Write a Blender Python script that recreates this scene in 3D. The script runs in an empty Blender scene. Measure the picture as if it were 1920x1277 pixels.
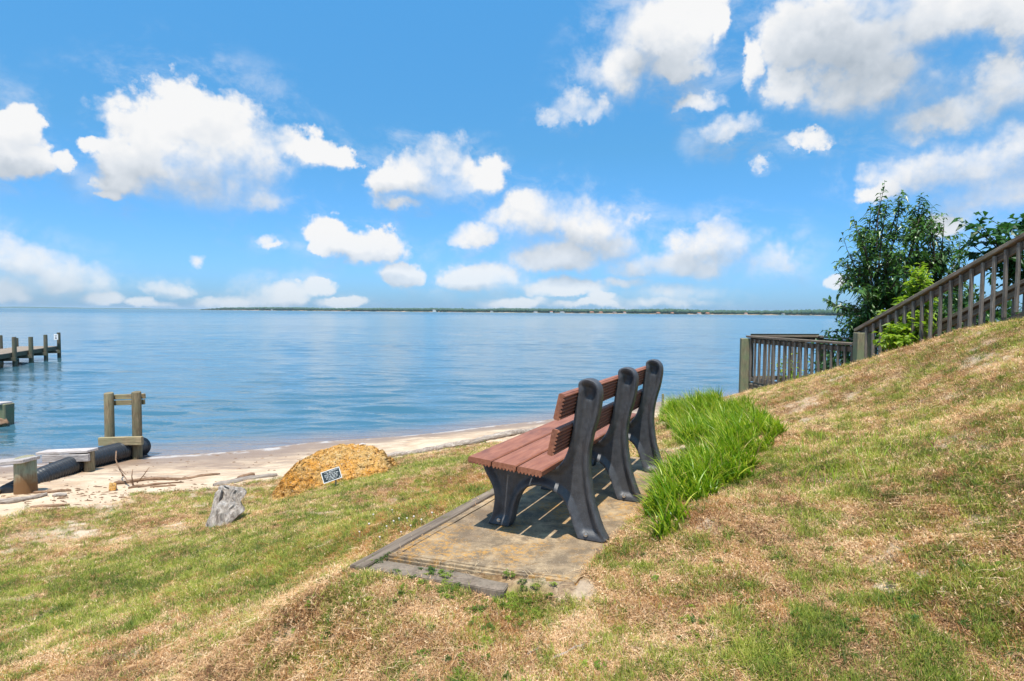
import bpy, bmesh, math, random
import numpy as np
from mathutils import Vector, Matrix
from mathutils.geometry import delaunay_2d_cdt

random.seed(7); rng = np.random.default_rng(11)
scene = bpy.context.scene
COL = scene.collection

# ------------------------------------------------------------------ camera
FPX, PITCH, ROLL, CAMH = 1155.0, 0.0462, 0.0084, 1.207
_c, _s = math.cos(PITCH), math.sin(PITCH)
FW = np.array([0, _c, -_s]); UP0 = np.array([0, _s, _c]); R0 = np.array([1.0, 0, 0])
RT = R0 * math.cos(ROLL) + UP0 * math.sin(ROLL)
UPV = UP0 * math.cos(ROLL) - R0 * math.sin(ROLL)
CP = np.array([0, 0, CAMH])
cam_d = bpy.data.cameras.new("camera"); cam = bpy.data.objects.new("camera", cam_d); COL.objects.link(cam)
cam_d.sensor_width = 36.0; cam_d.lens = 36.0 * FPX / 1920.0
cam_d.clip_start = 0.05; cam_d.clip_end = 60000
M = Matrix(((RT[0], UPV[0], -FW[0], 0), (RT[1], UPV[1], -FW[1], 0), (RT[2], UPV[2], -FW[2], CAMH), (0, 0, 0, 1)))
cam.matrix_world = M
scene.camera = cam

SUN_DIR = np.array([-0.06, -0.33, 1.0]); SUN_DIR /= np.linalg.norm(SUN_DIR)   # towards the sun
SUN_EL = math.asin(SUN_DIR[2])
SUN_AZ = math.atan2(SUN_DIR[0], SUN_DIR[1])          # clockwise from +Y
SKY_STR = 0.11
scene.view_settings.view_transform = 'Standard'; scene.view_settings.look = 'None'
scene.view_settings.exposure = 0.62; scene.view_settings.gamma = 1.0
scene.view_settings.use_curve_mapping = False
sun_d = bpy.data.lights.new("sun", 'SUN'); sun_d.energy = 4.3; sun_d.angle = math.radians(0.53); sun_d.color = (1, 0.955, 0.88)
sun = bpy.data.objects.new("sun", sun_d); COL.objects.link(sun)
sun.rotation_euler = Vector(SUN_DIR).to_track_quat('Z', 'Y').to_euler()


def ray(px, py):
    return FW + RT * (px - 960) / FPX - UPV * (py - 638.5) / FPX

def at(px, py, Y):
    d = ray(px, py); return CP + d * (Y / d[1])

def atz(px, py, z):
    d = ray(px, py); return CP + d * ((z - CAMH) / d[2])

# ------------------------------------------------------------------ node helpers
class NT:
    def __init__(s, nt): s.t = nt; s.n = nt.nodes; s.l = nt.links
    def new(s, typ, **kw):
        n = s.n.new(typ)
        for k, v in kw.items(): setattr(n, k, v)
        return n
    def put(s, sock, v):
        if isinstance(v, bpy.types.NodeSocket): s.l.new(v, sock)
        elif v is not None: sock.default_value = v
    def math(s, op, a, b=None, c=None, clamp=False):
        n = s.new('ShaderNodeMath', operation=op, use_clamp=clamp)
        s.put(n.inputs[0], a)
        if b is not None: s.put(n.inputs[1], b)
        if c is not None: s.put(n.inputs[2], c)
        return n.outputs[0]
    def vec(s, op, a, b=None, c=None):
        n = s.new('ShaderNodeVectorMath', operation=op)
        s.put(n.inputs[0], a)
        if b is not None:
            if op == 'SCALE': s.put(n.inputs[3], b)
            else: s.put(n.inputs[1], b)
        if c is not None: s.put(n.inputs[2], c)
        return n.outputs['Value'] if op in ('DOT_PRODUCT', 'LENGTH', 'DISTANCE') else n.outputs[0]
    def noise(s, v, scale, detail=4, rough=0.5, dist=0.0, out='Fac'):
        n = s.new('ShaderNodeTexNoise'); s.put(n.inputs['Vector'], v)
        n.inputs['Scale'].default_value = scale; n.inputs['Detail'].default_value = detail
        n.inputs['Roughness'].default_value = rough; n.inputs['Distortion'].default_value = dist
        return n.outputs[out]
    def ramp(s, f, stops, interp='LINEAR'):
        n = s.new('ShaderNodeValToRGB'); s.put(n.inputs[0], f); r = n.color_ramp; r.interpolation = interp
        while len(r.elements) < len(stops): r.elements.new(0.5)
        for e, (p, c) in zip(r.elements, stops):
            e.position = p; e.color = (c, c, c, 1) if isinstance(c, (int, float)) else (*c, 1)
        return n.outputs[0]
    def mix(s, f, a, b, mode='MIX'):
        n = s.new('ShaderNodeMix', data_type='RGBA', blend_type=mode)
        s.put(n.inputs[0], f)
        for i, v in ((6, a), (7, b)):
            s.put(n.inputs[i], (*v, 1) if isinstance(v, tuple) and len(v) == 3 else v)
        return n.outputs[2]
    def smooth(s, v, a, b):
        n = s.new('ShaderNodeMapRange', interpolation_type='SMOOTHSTEP'); s.put(n.inputs[0], v)
        n.inputs[1].default_value = a; n.inputs[2].default_value = b
        return n.outputs[0]
    def attr(s, name, typ='GEOMETRY', out='Fac'):
        n = s.new('ShaderNodeAttribute', attribute_name=name, attribute_type=typ); return n.outputs[out]
    def bump(s, h, strength=0.5, dist=0.01, normal=None):
        n = s.new('ShaderNodeBump'); n.inputs['Strength'].default_value = strength; n.inputs['Distance'].default_value = dist
        s.put(n.inputs['Height'], h)
        if normal is not None: s.put(n.inputs['Normal'], normal)
        return n.outputs[0]

def mat(name):
    m = bpy.data.materials.new(name); m.use_nodes = True
    t = NT(m.node_tree); b = m.node_tree.nodes['Principled BSDF']
    return m, t, b

# ------------------------------------------------------------------ world: Nishita sky with cumulus
def build_world():
    w = bpy.data.worlds.new("World"); scene.world = w; w.use_nodes = True
    t = NT(w.node_tree); t.n.clear()
    out = t.new('ShaderNodeOutputWorld'); bg = t.new('ShaderNodeBackground'); t.l.new(bg.outputs[0], out.inputs[0])
    sky = t.new('ShaderNodeTexSky', sky_type='NISHITA'); sky.sun_disc = False
    sky.sun_elevation = SUN_EL; sky.sun_rotation = SUN_AZ; sky.altitude = 0; sky.air_density = 1.0; sky.dust_density = 0.6; sky.ozone_density = 2.2
    tc = t.new('ShaderNodeTexCoord'); D = tc.outputs['Generated']
    sx = t.new('ShaderNodeSeparateXYZ'); t.l.new(D, sx.inputs[0])
    az = t.math('ARCTAN2', sx.outputs[0], sx.outputs[1]); el = t.math('ARCSINE', sx.outputs[2])
    cb = t.new('ShaderNodeCombineXYZ'); t.l.new(az, cb.inputs[0]); t.l.new(el, cb.inputs[1]); P = cb.outputs[0]
    # warp
    n1 = t.noise(D, 9.0, 7, 0.56, 0, 'Color'); w1 = t.vec('SUBTRACT', n1, (.5, .5, .5))
    n2 = t.noise(D, 38.0, 5, 0.62, 0, 'Color'); w2 = t.vec('SUBTRACT', n2, (.5, .5, .5))
    # small features only matter further from the horizon: shrink the warp with elevation
    k = t.smooth(el, 0.0, 0.30)
    amp1 = t.math('MULTIPLY_ADD', k, 0.080, 0.032); amp2 = t.math('MULTIPLY_ADD', k, 0.016, 0.018)
    wp = t.vec('ADD', t.vec('SCALE', w1, amp1), t.vec('SCALE', w2, amp2))
    Q = t.vec('ADD', P, wp)
    def pe(px, py):
        d = ray(px, py); d = d / np.linalg.norm(d); return math.atan2(d[0], d[1]), math.asin(d[2])
    B = [(330,238,120,66),(415,285,125,85),(300,300,110,62),(235,330,62,36),(400,345,125,50),(500,310,58,72),(560,275,55,34),(618,292,40,24),(180,275,34,17),(212,362,30,13),(490,375,60,26),
         (0,235,48,60),(25,300,55,38),(108,305,22,20),
         (800,345,105,42),(825,308,52,32),(912,335,36,28),(722,350,42,40),(768,392,60,14),
         (622,452,46,30),(695,466,70,28),(592,474,16,11),(748,515,42,22),(490,455,22,10),(505,465,22,8),(372,487,12,11),
         (40,500,90,40),(115,528,92,38),(20,545,80,30),(180,560,46,16),(310,540,46,14),(290,570,52,9),(598,540,30,18),(520,556,72,24),(640,570,50,10),(430,564,60,16),
         (1010,418,92,50),(1000,392,50,30),(1098,430,88,50),(1145,465,60,38),(895,447,48,24),(1060,482,130,30),(1210,500,105,26),(1300,500,80,24),
         (912,520,78,28),(1060,540,95,17),(1180,530,60,12),(1130,560,32,10),(1345,466,100,40),(1340,438,54,26),(1432,494,54,36),(1262,545,98,18),(1230,567,110,11),(960,566,75,12),(1110,572,90,8),
         (1235,60,95,66),(1300,25,66,62),(1170,135,78,44),(1262,120,80,34),(1105,200,58,20),(1045,212,32,12),(1300,185,48,22),(1352,50,22,34),(1372,245,52,28),(1510,254,54,11),(1428,308,14,9),
         (1520,85,85,66),(1650,60,150,90),(1780,25,110,55),(1470,175,60,38),(1620,165,180,52),(1890,160,90,66),(1800,205,150,42),(1700,130,90,40),(1410,130,20,38),(1930,20,110,60),
         (1780,312,150,58),(1880,330,110,66),(1830,300,130,48),(1750,325,120,38),(1915,260,95,48),(1645,352,42,16),(1880,365,140,34),(1566,524,20,12),(1790,405,60,20),
         (2100,120,150,60),(2150,420,120,50),(-160,420,110,45),(-150,90,90,50)]
    def field(p, B=B):
        cur = None
        for (x, y, rx, ry) in B:
            a, e = pe(x, y); ca = math.cos(a)
            sxr = rx / FPX * ca * ca * 1.16; syr = ry / FPX * ca * 1.24
            q = t.vec('MULTIPLY_ADD', p, (1 / sxr, 1 / syr, 0), (-a / sxr, -e / syr, 0))
            d = t.vec('DOT_PRODUCT', q, q)
            cur = d if cur is None else t.math('SMOOTH_MIN', cur, d, 0.35)
        return t.math('SUBTRACT', 1.0, cur)
    F1 = field(Q)
    F2 = field(t.vec('ADD', Q, (-0.006, 0.03, 0)))
    # clouds of the same kind go on outside the picture
    gen = t.noise(t.vec('MULTIPLY', P, (1, 1.7, 1)), 3.2, 6, 0.55)
    oz = t.math('MAXIMUM', t.smooth(t.math('ABSOLUTE', az), 0.74, 0.95), t.smooth(el, 0.52, 0.66))
    gf = t.math('SUBTRACT', t.math('MULTIPLY', t.math('SUBTRACT', gen, 0.53), 9.0), t.math('MULTIPLY', t.math('SUBTRACT', 1.0, oz), 6.0))
    Fa = t.math('MAXIMUM', F1, gf)
    def puff(d):
        dw = t.vec('ADD', d, t.vec('SCALE', w2, 0.022))
        v = t.new('ShaderNodeTexVoronoi', feature='F1'); t.l.new(dw, v.inputs['Vector']); v.inputs['Scale'].default_value = 17.0
        v.inputs['Detail'].default_value = 2.0; v.inputs['Roughness'].default_value = 0.5; v.inputs['Lacunarity'].default_value = 2.3; v.normalize = True
        return t.math('SUBTRACT', 1.0, t.math('MULTIPLY', v.outputs['Distance'], 1.5))
    fb = puff(D); fbo = puff(t.vec('ADD', D, (-0.008, 0.0, 0.016)))
    fine = t.noise(D, 60.0, 5, 0.6); fb2 = t.noise(D, 6.0, 5, 0.55)
    bottom = t.smooth(t.math('SUBTRACT', F2, F1), -0.25, 0.7)      # 1 on the underside
    G = t.math('ADD', Fa, t.math('MULTIPLY', t.math('SUBTRACT', fb, 0.42), t.math('MULTIPLY_ADD', bottom, -0.75, 1.35)))
    G = t.math('ADD', G, t.math('MULTIPLY', t.math('SUBTRACT', fine, 0.5), 0.95))
    softn = t.noise(D, 4.5, 3, 0.5); soft = t.math('MULTIPLY', t.math('MULTIPLY_ADD', bottom, 0.9, 0.95), t.math('MULTIPLY_ADD', t.smooth(softn, 0.40, 0.62), 1.3, 0.65))
    veil = t.math('MULTIPLY', t.math('MULTIPLY', t.smooth(t.noise(t.vec('MULTIPLY', D, (1, 1, 1.6)), 10.0, 7, 0.66, 0.3), 0.44, 0.72), t.smooth(F1, -3.0, 0.3)), 0.42)
    dens = t.math('DIVIDE', t.math('ADD', G, 0.10), soft, clamp=True); dens = t.math('MAXIMUM', t.smooth(dens, 0.0, 1.0), veil)
    SHB = [(345,362,190,48),(420,395,120,26),(790,388,90,26),(690,488,70,14),(748,528,40,10),(60,545,120,30),(1050,478,130,30),(1180,520,140,20),(1340,500,110,22),(910,542,70,12),(1450,530,50,12),
           (1250,150,70,40),(1640,120,190,70),(1780,190,110,40),(1840,350,160,42),(1900,190,60,40),(30,330,60,22),(1372,268,50,16),(520,578,70,8),(310,556,50,8)]
    SH_ = t.smooth(t.math('ADD', field(Q, SHB), t.math('MULTIPLY', t.math('SUBTRACT', fb, 0.45), 0.9)), -1.1, 0.95)
    # light and shade inside the clouds
    dF = t.math('SUBTRACT', F1, F2)
    li = t.math('MULTIPLY_ADD', t.math('MINIMUM', dF, 0.6), 0.34, 0.84)
    li = t.math('ADD', li, t.math('MULTIPLY', t.math('SUBTRACT', fb, fbo), 0.50))
    li = t.math('ADD', li, t.math('MULTIPLY', t.math('SUBTRACT', fb2, 0.5), 1.0))
    thick = t.math('MULTIPLY', t.smooth(az, 0.25, 0.75), t.smooth(el, 0.05, 0.42))
    li = t.math('SUBTRACT', li, t.math('MULTIPLY', thick, 0.16)); li = t.math('SUBTRACT', li, t.math('MULTIPLY', SH_, 0.40))
    cc = t.ramp(li, [(0.0, (0.40, 0.47, 0.55)), (0.34, (0.60, 0.66, 0.73)), (0.62, (0.80, 0.84, 0.89)), (0.95, (0.985, 0.985, 0.985))])
    cloud = t.vec('SCALE', cc, 0.625 / SKY_STR)
    # sky colour
    hsv = t.new('ShaderNodeHueSaturation'); t.l.new(sky.outputs[0], hsv.inputs['Color']); hsv.inputs['Saturation'].default_value = 1.22; hsv.inputs['Value'].default_value = 1.0
    skyc = t.vec('MULTIPLY', hsv.outputs[0], t.ramp(el, [(0.0, (0.22, 0.42, 0.84)), (0.09, (0.27, 0.50, 0.78)), (0.25, (0.33, 0.65, 0.73)), (0.5, (0.46, 0.98, 1.0))])); skyc = t.mix(0.045, t.vec('SCALE', skyc, 1.40), tuple(v / SKY_STR * .655 for v in (0.62, 0.66, 0.70)))
    lowfade = t.math('MULTIPLY_ADD', t.smooth(el, 0.0, 0.13), 0.26, 0.73)
    d2 = t.math('MULTIPLY', dens, lowfade)
    col = t.mix(d2, skyc, cloud)
    t.l.new(col, bg.inputs['Color']); bg.inputs['Strength'].default_value = SKY_STR
    w.cycles.sampling_method = 'MANUAL'; w.cycles.sample_map_resolution = 512
build_world()

# ------------------------------------------------------------------ object helpers
def link(o, parent=None):
    COL.objects.link(o)
    if parent is not None: o.parent = parent
    return o

def tag(o, label=None, cat=None, group=None, kind=None):
    if label: o['label'] = label
    if cat: o['category'] = cat
    if group: o['group'] = group
    if kind: o['kind'] = kind
    return o

def empty(name, loc=(0, 0, 0), rz=0.0, label=None, cat=None, group=None):
    o = bpy.data.objects.new(name, None); o.location = loc; o.rotation_euler = (0, 0, rz); o.empty_display_size = 0.2
    link(o); return tag(o, label, cat, group)

def mesh_np(name, V, F, material=None, parent=None, smooth=False, attrs=None):
    """V (n,3); F (m,k) uniform or list of lists"""
    me = bpy.data.meshes.new(name)
    if isinstance(F, np.ndarray):
        k = F.shape[1]; V = np.asarray(V, dtype=np.float32)
        me.vertices.add(len(V)); me.vertices.foreach_set('co', V.ravel())
        me.loops.add(F.size); me.loops.foreach_set('vertex_index', F.ravel().astype(np.int32))
        me.polygons.add(len(F)); me.polygons.foreach_set('loop_start', np.arange(0, F.size, k, dtype=np.int32))
        me.update(calc_edges=True)
    else:
        me.from_pydata([tuple(v) for v in V], [], F); me.update()
    me.polygons.foreach_set('use_smooth', np.full(len(me.polygons), smooth, dtype=bool))
    if attrs:
        for an, av in attrs.items():
            av = np.asarray(av, dtype=np.float32)
            a = me.attributes.new(an, 'FLOAT', 'POINT'); a.data.foreach_set('value', av)
    if material: me.materials.append(material)
    return link(bpy.data.objects.new(name, me), parent)

def finish(bm, name, material, parent=None, smooth=False, angle=None):
    me = bpy.data.meshes.new(name); bm.normal_update(); bm.to_mesh(me); bm.free()
    if smooth or angle:
        me.polygons.foreach_set('use_smooth', np.ones(len(me.polygons), dtype=bool))
        if angle: me.set_sharp_from_angle(angle=math.radians(angle))
    me.materials.append(material)
    return link(bpy.data.objects.new(name, me), parent)

def box_bm(bm, size, mtx=Matrix(), bevel=0.0, jitter=0.0):
    r = bmesh.ops.create_cube(bm, size=1.0, matrix=mtx @ Matrix.Diagonal((*size, 1)))
    vs = r['verts']
    if jitter:
        for v in vs: v.co += Vector([random.uniform(-jitter, jitter) for _ in range(3)])
    if bevel:
        es = list({e for v in vs for e in v.link_edges})
        bmesh.ops.bevel(bm, geom=es, offset=bevel, segments=1, affect='EDGES')
    return vs

def frame_mtx(a, b, up=Vector((0, 0, 1))):
    """matrix whose X runs a->b, origin at the middle"""
    a = Vector(a); b = Vector(b); x = (b - a).normalized(); y = up.cross(x)
    if y.length < 1e-4: y = Vector((0, 1, 0)).cross(x)
    y.normalize(); z = x.cross(y); m = Matrix((x, y, z)).transposed().to_4x4(); m.translation = (a + b) / 2
    return m, (b - a).length

def beam(name, a, b, w, h, material, parent=None, bevel=0.006, jitter=0.0, up=Vector((0, 0, 1))):
    """board from a to b, w across, h along up; the object's own axes follow the board"""
    m, L = frame_mtx(a, b, up); bm = bmesh.new(); box_bm(bm, (L, w, h), Matrix(), bevel, jitter)
    o = finish(bm, name, material); 
    if parent is not None: o.parent = parent; m = parent_inv(parent) @ m
    o.matrix_basis = m; return o

def parent_inv(p):
    return (Matrix.Translation(p.location) @ p.rotation_euler.to_matrix().to_4x4()).inverted()

def tube_np(path, radii, nseg=8, noise=0.0, cap=True):
    path = [Vector(p) for p in path]; V = []; F = []
    n = len(path); prev = None
    for i, p in enumerate(path):
        t_ = (path[min(i + 1, n - 1)] - path[max(i - 1, 0)]).normalized()
        if prev is None:
            a = Vector((0, 0, 1)) if abs(t_.z) < 0.9 else Vector((1, 0, 0)); x = t_.cross(a).normalized()
        else:
            x = (prev - t_ * prev.dot(t_)); x = x.normalized() if x.length > 1e-6 else t_.orthogonal().normalized()
        prev = x; y = t_.cross(x); r = radii[i] if hasattr(radii, '__len__') else radii
        for k in range(nseg):
            an = 2 * math.pi * k / nseg; rr = r * (1 + random.uniform(-noise, noise))
            V.append(p + x * math.cos(an) * rr + y * math.sin(an) * rr)
    for i in range(n - 1):
        for k in range(nseg):
            k2 = (k + 1) % nseg; F.append((i * nseg + k, i * nseg + k2, (i + 1) * nseg + k2, (i + 1) * nseg + k))
    if cap: F.append(tuple(range(nseg))[::-1]); F.append(tuple(range((n - 1) * nseg, n * nseg)))
    return V, F

class Acc:
    def __init__(s): s.V = []; s.F = []
    def add(s, VF):
        o = len(s.V); s.V += VF[0]; s.F += [tuple(i + o for i in f) for f in VF[1]]
    def build(s, name, m, parent=None, smooth=True, angle=None):
        me = bpy.data.meshes.new(name); me.from_pydata([tuple(v) for v in s.V], [], s.F); me.update()
        me.polygons.foreach_set('use_smooth', np.full(len(me.polygons), smooth, dtype=bool))
        if angle: me.set_sharp_from_angle(angle=math.radians(angle))
        me.materials.append(m); return link(bpy.data.objects.new(name, me), parent)

# numpy value noise
_perm = rng.random((256, 256))
def vnoise(x, y):
    xi = np.floor(x).astype(int); yi = np.floor(y).astype(int); fx = x - xi; fy = y - yi
    fx = fx * fx * (3 - 2 * fx); fy = fy * fy * (3 - 2 * fy)
    g = lambda a, b: _perm[a & 255, b & 255]
    return (g(xi, yi) * (1 - fx) + g(xi + 1, yi) * fx) * (1 - fy) + (g(xi, yi + 1) * (1 - fx) + g(xi + 1, yi + 1) * fx) * fy
def fbm(x, y, s=1.0, o=4, g=0.5):
    r = 0; a = 1; tt = 0; f = s
    for i in range(o): r = r + a * vnoise(x * f + 17.3 * i, y * f + 5.1 * i); tt += a; a *= g; f *= 2.03
    return r / tt

# ------------------------------------------------------------------ materials
def wood_mat(name, light, dark, green=None, axis=0, scale=1.0, rough=0.85, stain=None, gamt=0.5):
    m, t, b = mat(name); tc = t.new('ShaderNodeTexCoord'); P = tc.outputs['Object']
    oi = t.new('ShaderNodeObjectInfo')
    P2 = t.vec('ADD', P, t.vec('SCALE', oi.outputs['Random'], 37.0)) if False else P
    cmb = t.new('ShaderNodeCombineXYZ'); t.l.new(t.math('MULTIPLY', oi.outputs['Random'], 31.0), cmb.inputs[1]); t.l.new(t.math('MULTIPLY', oi.outputs['Random'], 77.0), cmb.inputs[0])
    P2 = t.vec('ADD', P, cmb.outputs[0])
    sc = [14.0, 14.0, 14.0]; sc[axis] = 1.1
    S = t.vec('MULTIPLY', P2, tuple(v * scale for v in sc))
    n = t.noise(S, 3.0, 8, 0.65, 0.4); n2 = t.noise(P2, 5.0, 4, 0.6); n3 = t.noise(S, 9.0, 3, 0.6)
    c = t.mix(t.ramp(n, [(0.33, 0.0), (0.66, 1.0)]), dark, light)
    c = t.mix(t.math('MULTIPLY', t.ramp(n3, [(0.5, 0), (0.62, 1)]), 0.45), c, tuple(v * 0.35 for v in dark))
    if green: c = t.mix(t.math('MULTIPLY', t.ramp(n2, [(0.42, 0.0), (0.60, 1.0)]), gamt), c, green)
    v = t.math('MULTIPLY_ADD', oi.outputs['Random'], 0.35, 0.80)
    c = t.vec('SCALE', c, v)
    if stain:
        (col, z0, z1) = stain; sx = t.new('ShaderNodeSeparateXYZ'); t.l.new(P, sx.inputs[0])
        zz = t.math('ADD', sx.outputs[2], t.math('MULTIPLY', t.math('SUBTRACT', n2, 0.5), 0.25))
        c = t.mix(t.smooth(zz, z1, z0), c, col)
    t.l.new(c, b.inputs['Base Color']); b.inputs['Roughness'].default_value = rough
    b.inputs['Specular IOR Level'].default_value = 0.25
    t.l.new(t.bump(t.math('ADD', n, t.math('MULTIPLY', n3, 0.6)), 0.6, 0.008), b.inputs['Normal'])
    return m

MAT = {}
MAT['rail'] = wood_mat('weathered_rail_wood', (0.30, 0.24, 0.19), (0.11, 0.075, 0.055), (0.13, 0.14, 0.09), 0, gamt=0.35)
MAT['baluster'] = wood_mat('weathered_baluster_wood', (0.27, 0.235, 0.20), (0.095, 0.075, 0.06), (0.18, 0.18, 0.15), 0, gamt=0.3)
MAT['post'] = wood_mat('mossy_post_wood', (0.30, 0.27, 0.17), (0.13, 0.11, 0.07), (0.16, 0.20, 0.11), 0, gamt=0.8)
MAT['pile'] = wood_mat('piling_wood', (0.33, 0.26, 0.16), (0.10, 0.07, 0.04), (0.17, 0.17, 0.10), 2, gamt=0.6)
MAT['pilestain'] = wood_mat('stained_piling_wood', (0.36, 0.33, 0.22), (0.15, 0.13, 0.09), (0.22, 0.28, 0.20), 2, gamt=0.8, stain=((0.20, 0.105, 0.045), 0.12, 0.34))
MAT['dockpile'] = wood_mat('dock_piling_wood', (0.20, 0.17, 0.12), (0.07, 0.06, 0.045), (0.10, 0.12, 0.07), 2, gamt=0.6)
MAT['dockdeck'] = wood_mat('dock_deck_wood', (0.40, 0.33, 0.26), (0.2, 0.15, 0.11), None, 1)
MAT['beam'] = wood_mat('crossbeam_wood', (0.44, 0.34, 0.20), (0.18, 0.13, 0.075), (0.25, 0.24, 0.13), 0, gamt=0.6)
MAT['bleached'] = wood_mat('bleached_plank_wood', (0.60, 0.55, 0.52), (0.30, 0.25, 0.23), None, 0)
MAT['drift'] = wood_mat('driftwood', (0.46, 0.40, 0.34), (0.18, 0.13, 0.10), None, 0, scale=0.7)
MAT['driftbrown'] = wood_mat('brown_driftwood', (0.38, 0.24, 0.15), (0.16, 0.09, 0.05), None, 0, scale=0.7)
MAT['border'] = wood_mat('border_timber', (0.26, 0.20, 0.15), (0.10, 0.075, 0.055), (0.22, 0.18, 0.135), 2, scale=0.45, gamt=.6)
def m_border():
    m, t, b = mat('border_timber_grain'); P = t.new('ShaderNodeTexCoord').outputs['Object']
    mp = t.new('ShaderNodeMapping'); t.l.new(P, mp.inputs[0]); mp.inputs['Rotation'].default_value = (0, 0, -math.radians(63.0))
    n = t.noise(t.vec('MULTIPLY', mp.outputs[0], (1.2, 22, 3)), 1.6, 7, 0.66, 0.3); n2 = t.noise(P, 6.0, 5, 0.65)
    c = t.mix(t.ramp(n, [(0.38, 0), (0.62, 1)]), (0.085, 0.062, 0.045), (0.25, 0.195, 0.145)); c = t.mix(t.ramp(n2, [(0.45, 0), (0.65, 0.6)]), c, (0.16, 0.12, 0.085))
    t.l.new(c, b.inputs['Base Color']); b.inputs['Roughness'].default_value = 0.95; t.l.new(t.bump(n, 0.8, 0.01), b.inputs['Normal']); return m
MAT['sidetimber'] = m_border()
MAT['shadewood'] = wood_mat('shade_dark_wood', (0.06, 0.06, 0.05), (0.02, 0.02, 0.02), (0.03, 0.05, 0.03), 0)  # wood with the shade put into its dark colour, not damp
MAT['bark'] = wood_mat('bark', (0.10, 0.075, 0.055), (0.035, 0.025, 0.02), None, 2, 0.5)

def m_plank():
    m, t, b = mat('brown_plastic_lumber'); tc = t.new('ShaderNodeTexCoord'); P = tc.outputs['Object']
    oi = t.new('ShaderNodeObjectInfo'); cmb = t.new('ShaderNodeCombineXYZ'); t.l.new(t.math('MULTIPLY', oi.outputs['Random'], 50.0), cmb.inputs[2])
    P = t.vec('ADD', P, cmb.outputs[0])
    s = t.vec('MULTIPLY', P, (30, 2.2, 30)); g = t.noise(s, 2.0, 7, 0.62, 0.3); bl = t.noise(t.vec('MULTIPLY', P, (1, .5, 1)), 9.0, 6, 0.6); fine = t.noise(P, 240.0, 2, 0.6)
    c = t.mix(t.ramp(g, [(0.3, 0), (0.7, 1)]), (0.20, 0.066, 0.034), (0.35, 0.140, 0.078))
    c = t.mix(t.ramp(bl, [(0.50, 0), (0.72, 0.65)]), c, (0.09, 0.036, 0.028))
    c = t.mix(t.ramp(t.noise(P, 30.0, 5, 0.7), [(0.60, 0), (0.74, 0.55)]), c, (0.36, 0.20, 0.15))
    t.l.new(c, b.inputs['Base Color']); b.inputs['Roughness'].default_value = 0.55
    t.l.new(t.bump(t.math('ADD', t.math('MULTIPLY', g, 0.7), t.math('MULTIPLY', fine, 0.35)), 0.35, 0.003), b.inputs['Normal']); return m
MAT['plank'] = m_plank()
def m_black():
    m, t, b = mat('black_recycled_plastic'); tc = t.new('ShaderNodeTexCoord'); P = tc.outputs['Object']
    f = t.noise(P, 260.0, 3, 0.7); w = t.noise(P, 14.0, 6, 0.65); s = t.noise(t.vec('MULTIPLY', P, (3, 3, .6)), 22.0, 6, 0.7)
    c = t.mix(t.ramp(w, [(0.35, 0), (0.7, 1)]), (0.036, 0.037, 0.041), (0.078, 0.080, 0.088))
    c = t.mix(t.ramp(f, [(0.56, 0), (0.70, 0.6)]), c, (0.16, 0.165, 0.175))
    c = t.mix(t.ramp(s, [(0.62, 0), (0.72, 0.35)]), c, (0.15, 0.15, 0.15))
    t.l.new(c, b.inputs['Base Color']); b.inputs['Roughness'].default_value = 0.48
    t.l.new(t.bump(t.math('ADD', f, t.math('MULTIPLY', w, .6)), 0.45, 0.0018), b.inputs['Normal']); return m
MAT['black'] = m_black()
def simple(name, col, rough=0.6, metal=0.0, nscale=20, var=0.3, bump=0.2, bd=0.003):
    m, t, b = mat(name); tc = t.new('ShaderNodeTexCoord'); n = t.noise(tc.outputs['Object'], nscale, 6, 0.6)
    c = t.mix(n, tuple(v * (1 - var) for v in col), tuple(min(1, v * (1 + var)) for v in col)); t.l.new(c, b.inputs['Base Color'])
    b.inputs['Roughness'].default_value = rough; b.inputs['Metallic'].default_value = metal
    t.l.new(t.bump(n, bump, bd), b.inputs['Normal']); return m
MAT['bolt'] = simple('galvanised_steel', (0.6, 0.6, 0.6), 0.35, 1.0)
MAT['pipe'] = simple('black_corrugated_plastic', (0.026, 0.029, 0.034), 0.30, 0, 9, 0.5)
MAT['plaque'] = simple('dark_bronze_plaque', (0.02, 0.028, 0.03), 0.4, 0.2)
MAT['plaque_text'] = simple('raised_silver_lettering', (0.68, 0.69, 0.67), 0.5, 0.0)
MAT['white'] = simple('white_painted_metal', (0.78, 0.78, 0.76), 0.5)
MAT['signred'] = simple('dark_print', (0.10, 0.09, 0.10), 0.6)

def m_boulder():
    m, t, b = mat('orange_fossil_stone'); P = t.new('ShaderNodeTexCoord').outputs['Object']
    n = t.noise(P, 3.0, 6, 0.6); n2 = t.noise(P, 22.0, 7, 0.72); n3 = t.noise(P, 42.0, 4, 0.72)
    vo = t.new('ShaderNodeTexVoronoi'); t.l.new(t.vec('ADD', P, t.vec('SCALE', t.noise(P, 20, 3, .6, 0, 'Color'), 0.05)), vo.inputs['Vector']); vo.inputs['Scale'].default_value = 24
    c = t.mix(t.ramp(n, [(0.35, 0), (0.62, 1)]), (0.60, 0.38, 0.13), (0.72, 0.33, 0.045))
    c = t.mix(t.ramp(n2, [(0.56, 0), (0.70, .8)]), c, (0.74, 0.62, 0.44))
    c = t.mix(t.ramp(n3, [(0.60, 0), (0.66, 0.85)]), c, (0.78, 0.70, 0.60))
    c = t.mix(t.ramp(n3, [(0.39, 0.95), (0.45, 0)]), c, (0.11, 0.05, 0.025))
    c = t.mix(t.ramp(vo.outputs['Distance'], [(0.02, 0.75), (0.16, 0)]), c, (0.12, 0.065, 0.035))
    t.l.new(c, b.inputs['Base Color']); b.inputs['Roughness'].default_value = 0.9
    t.l.new(t.bump(t.math('ADD', n2, n3), 1.0, 0.03), b.inputs['Normal']); return m
MAT['boulder'] = m_boulder()
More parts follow.
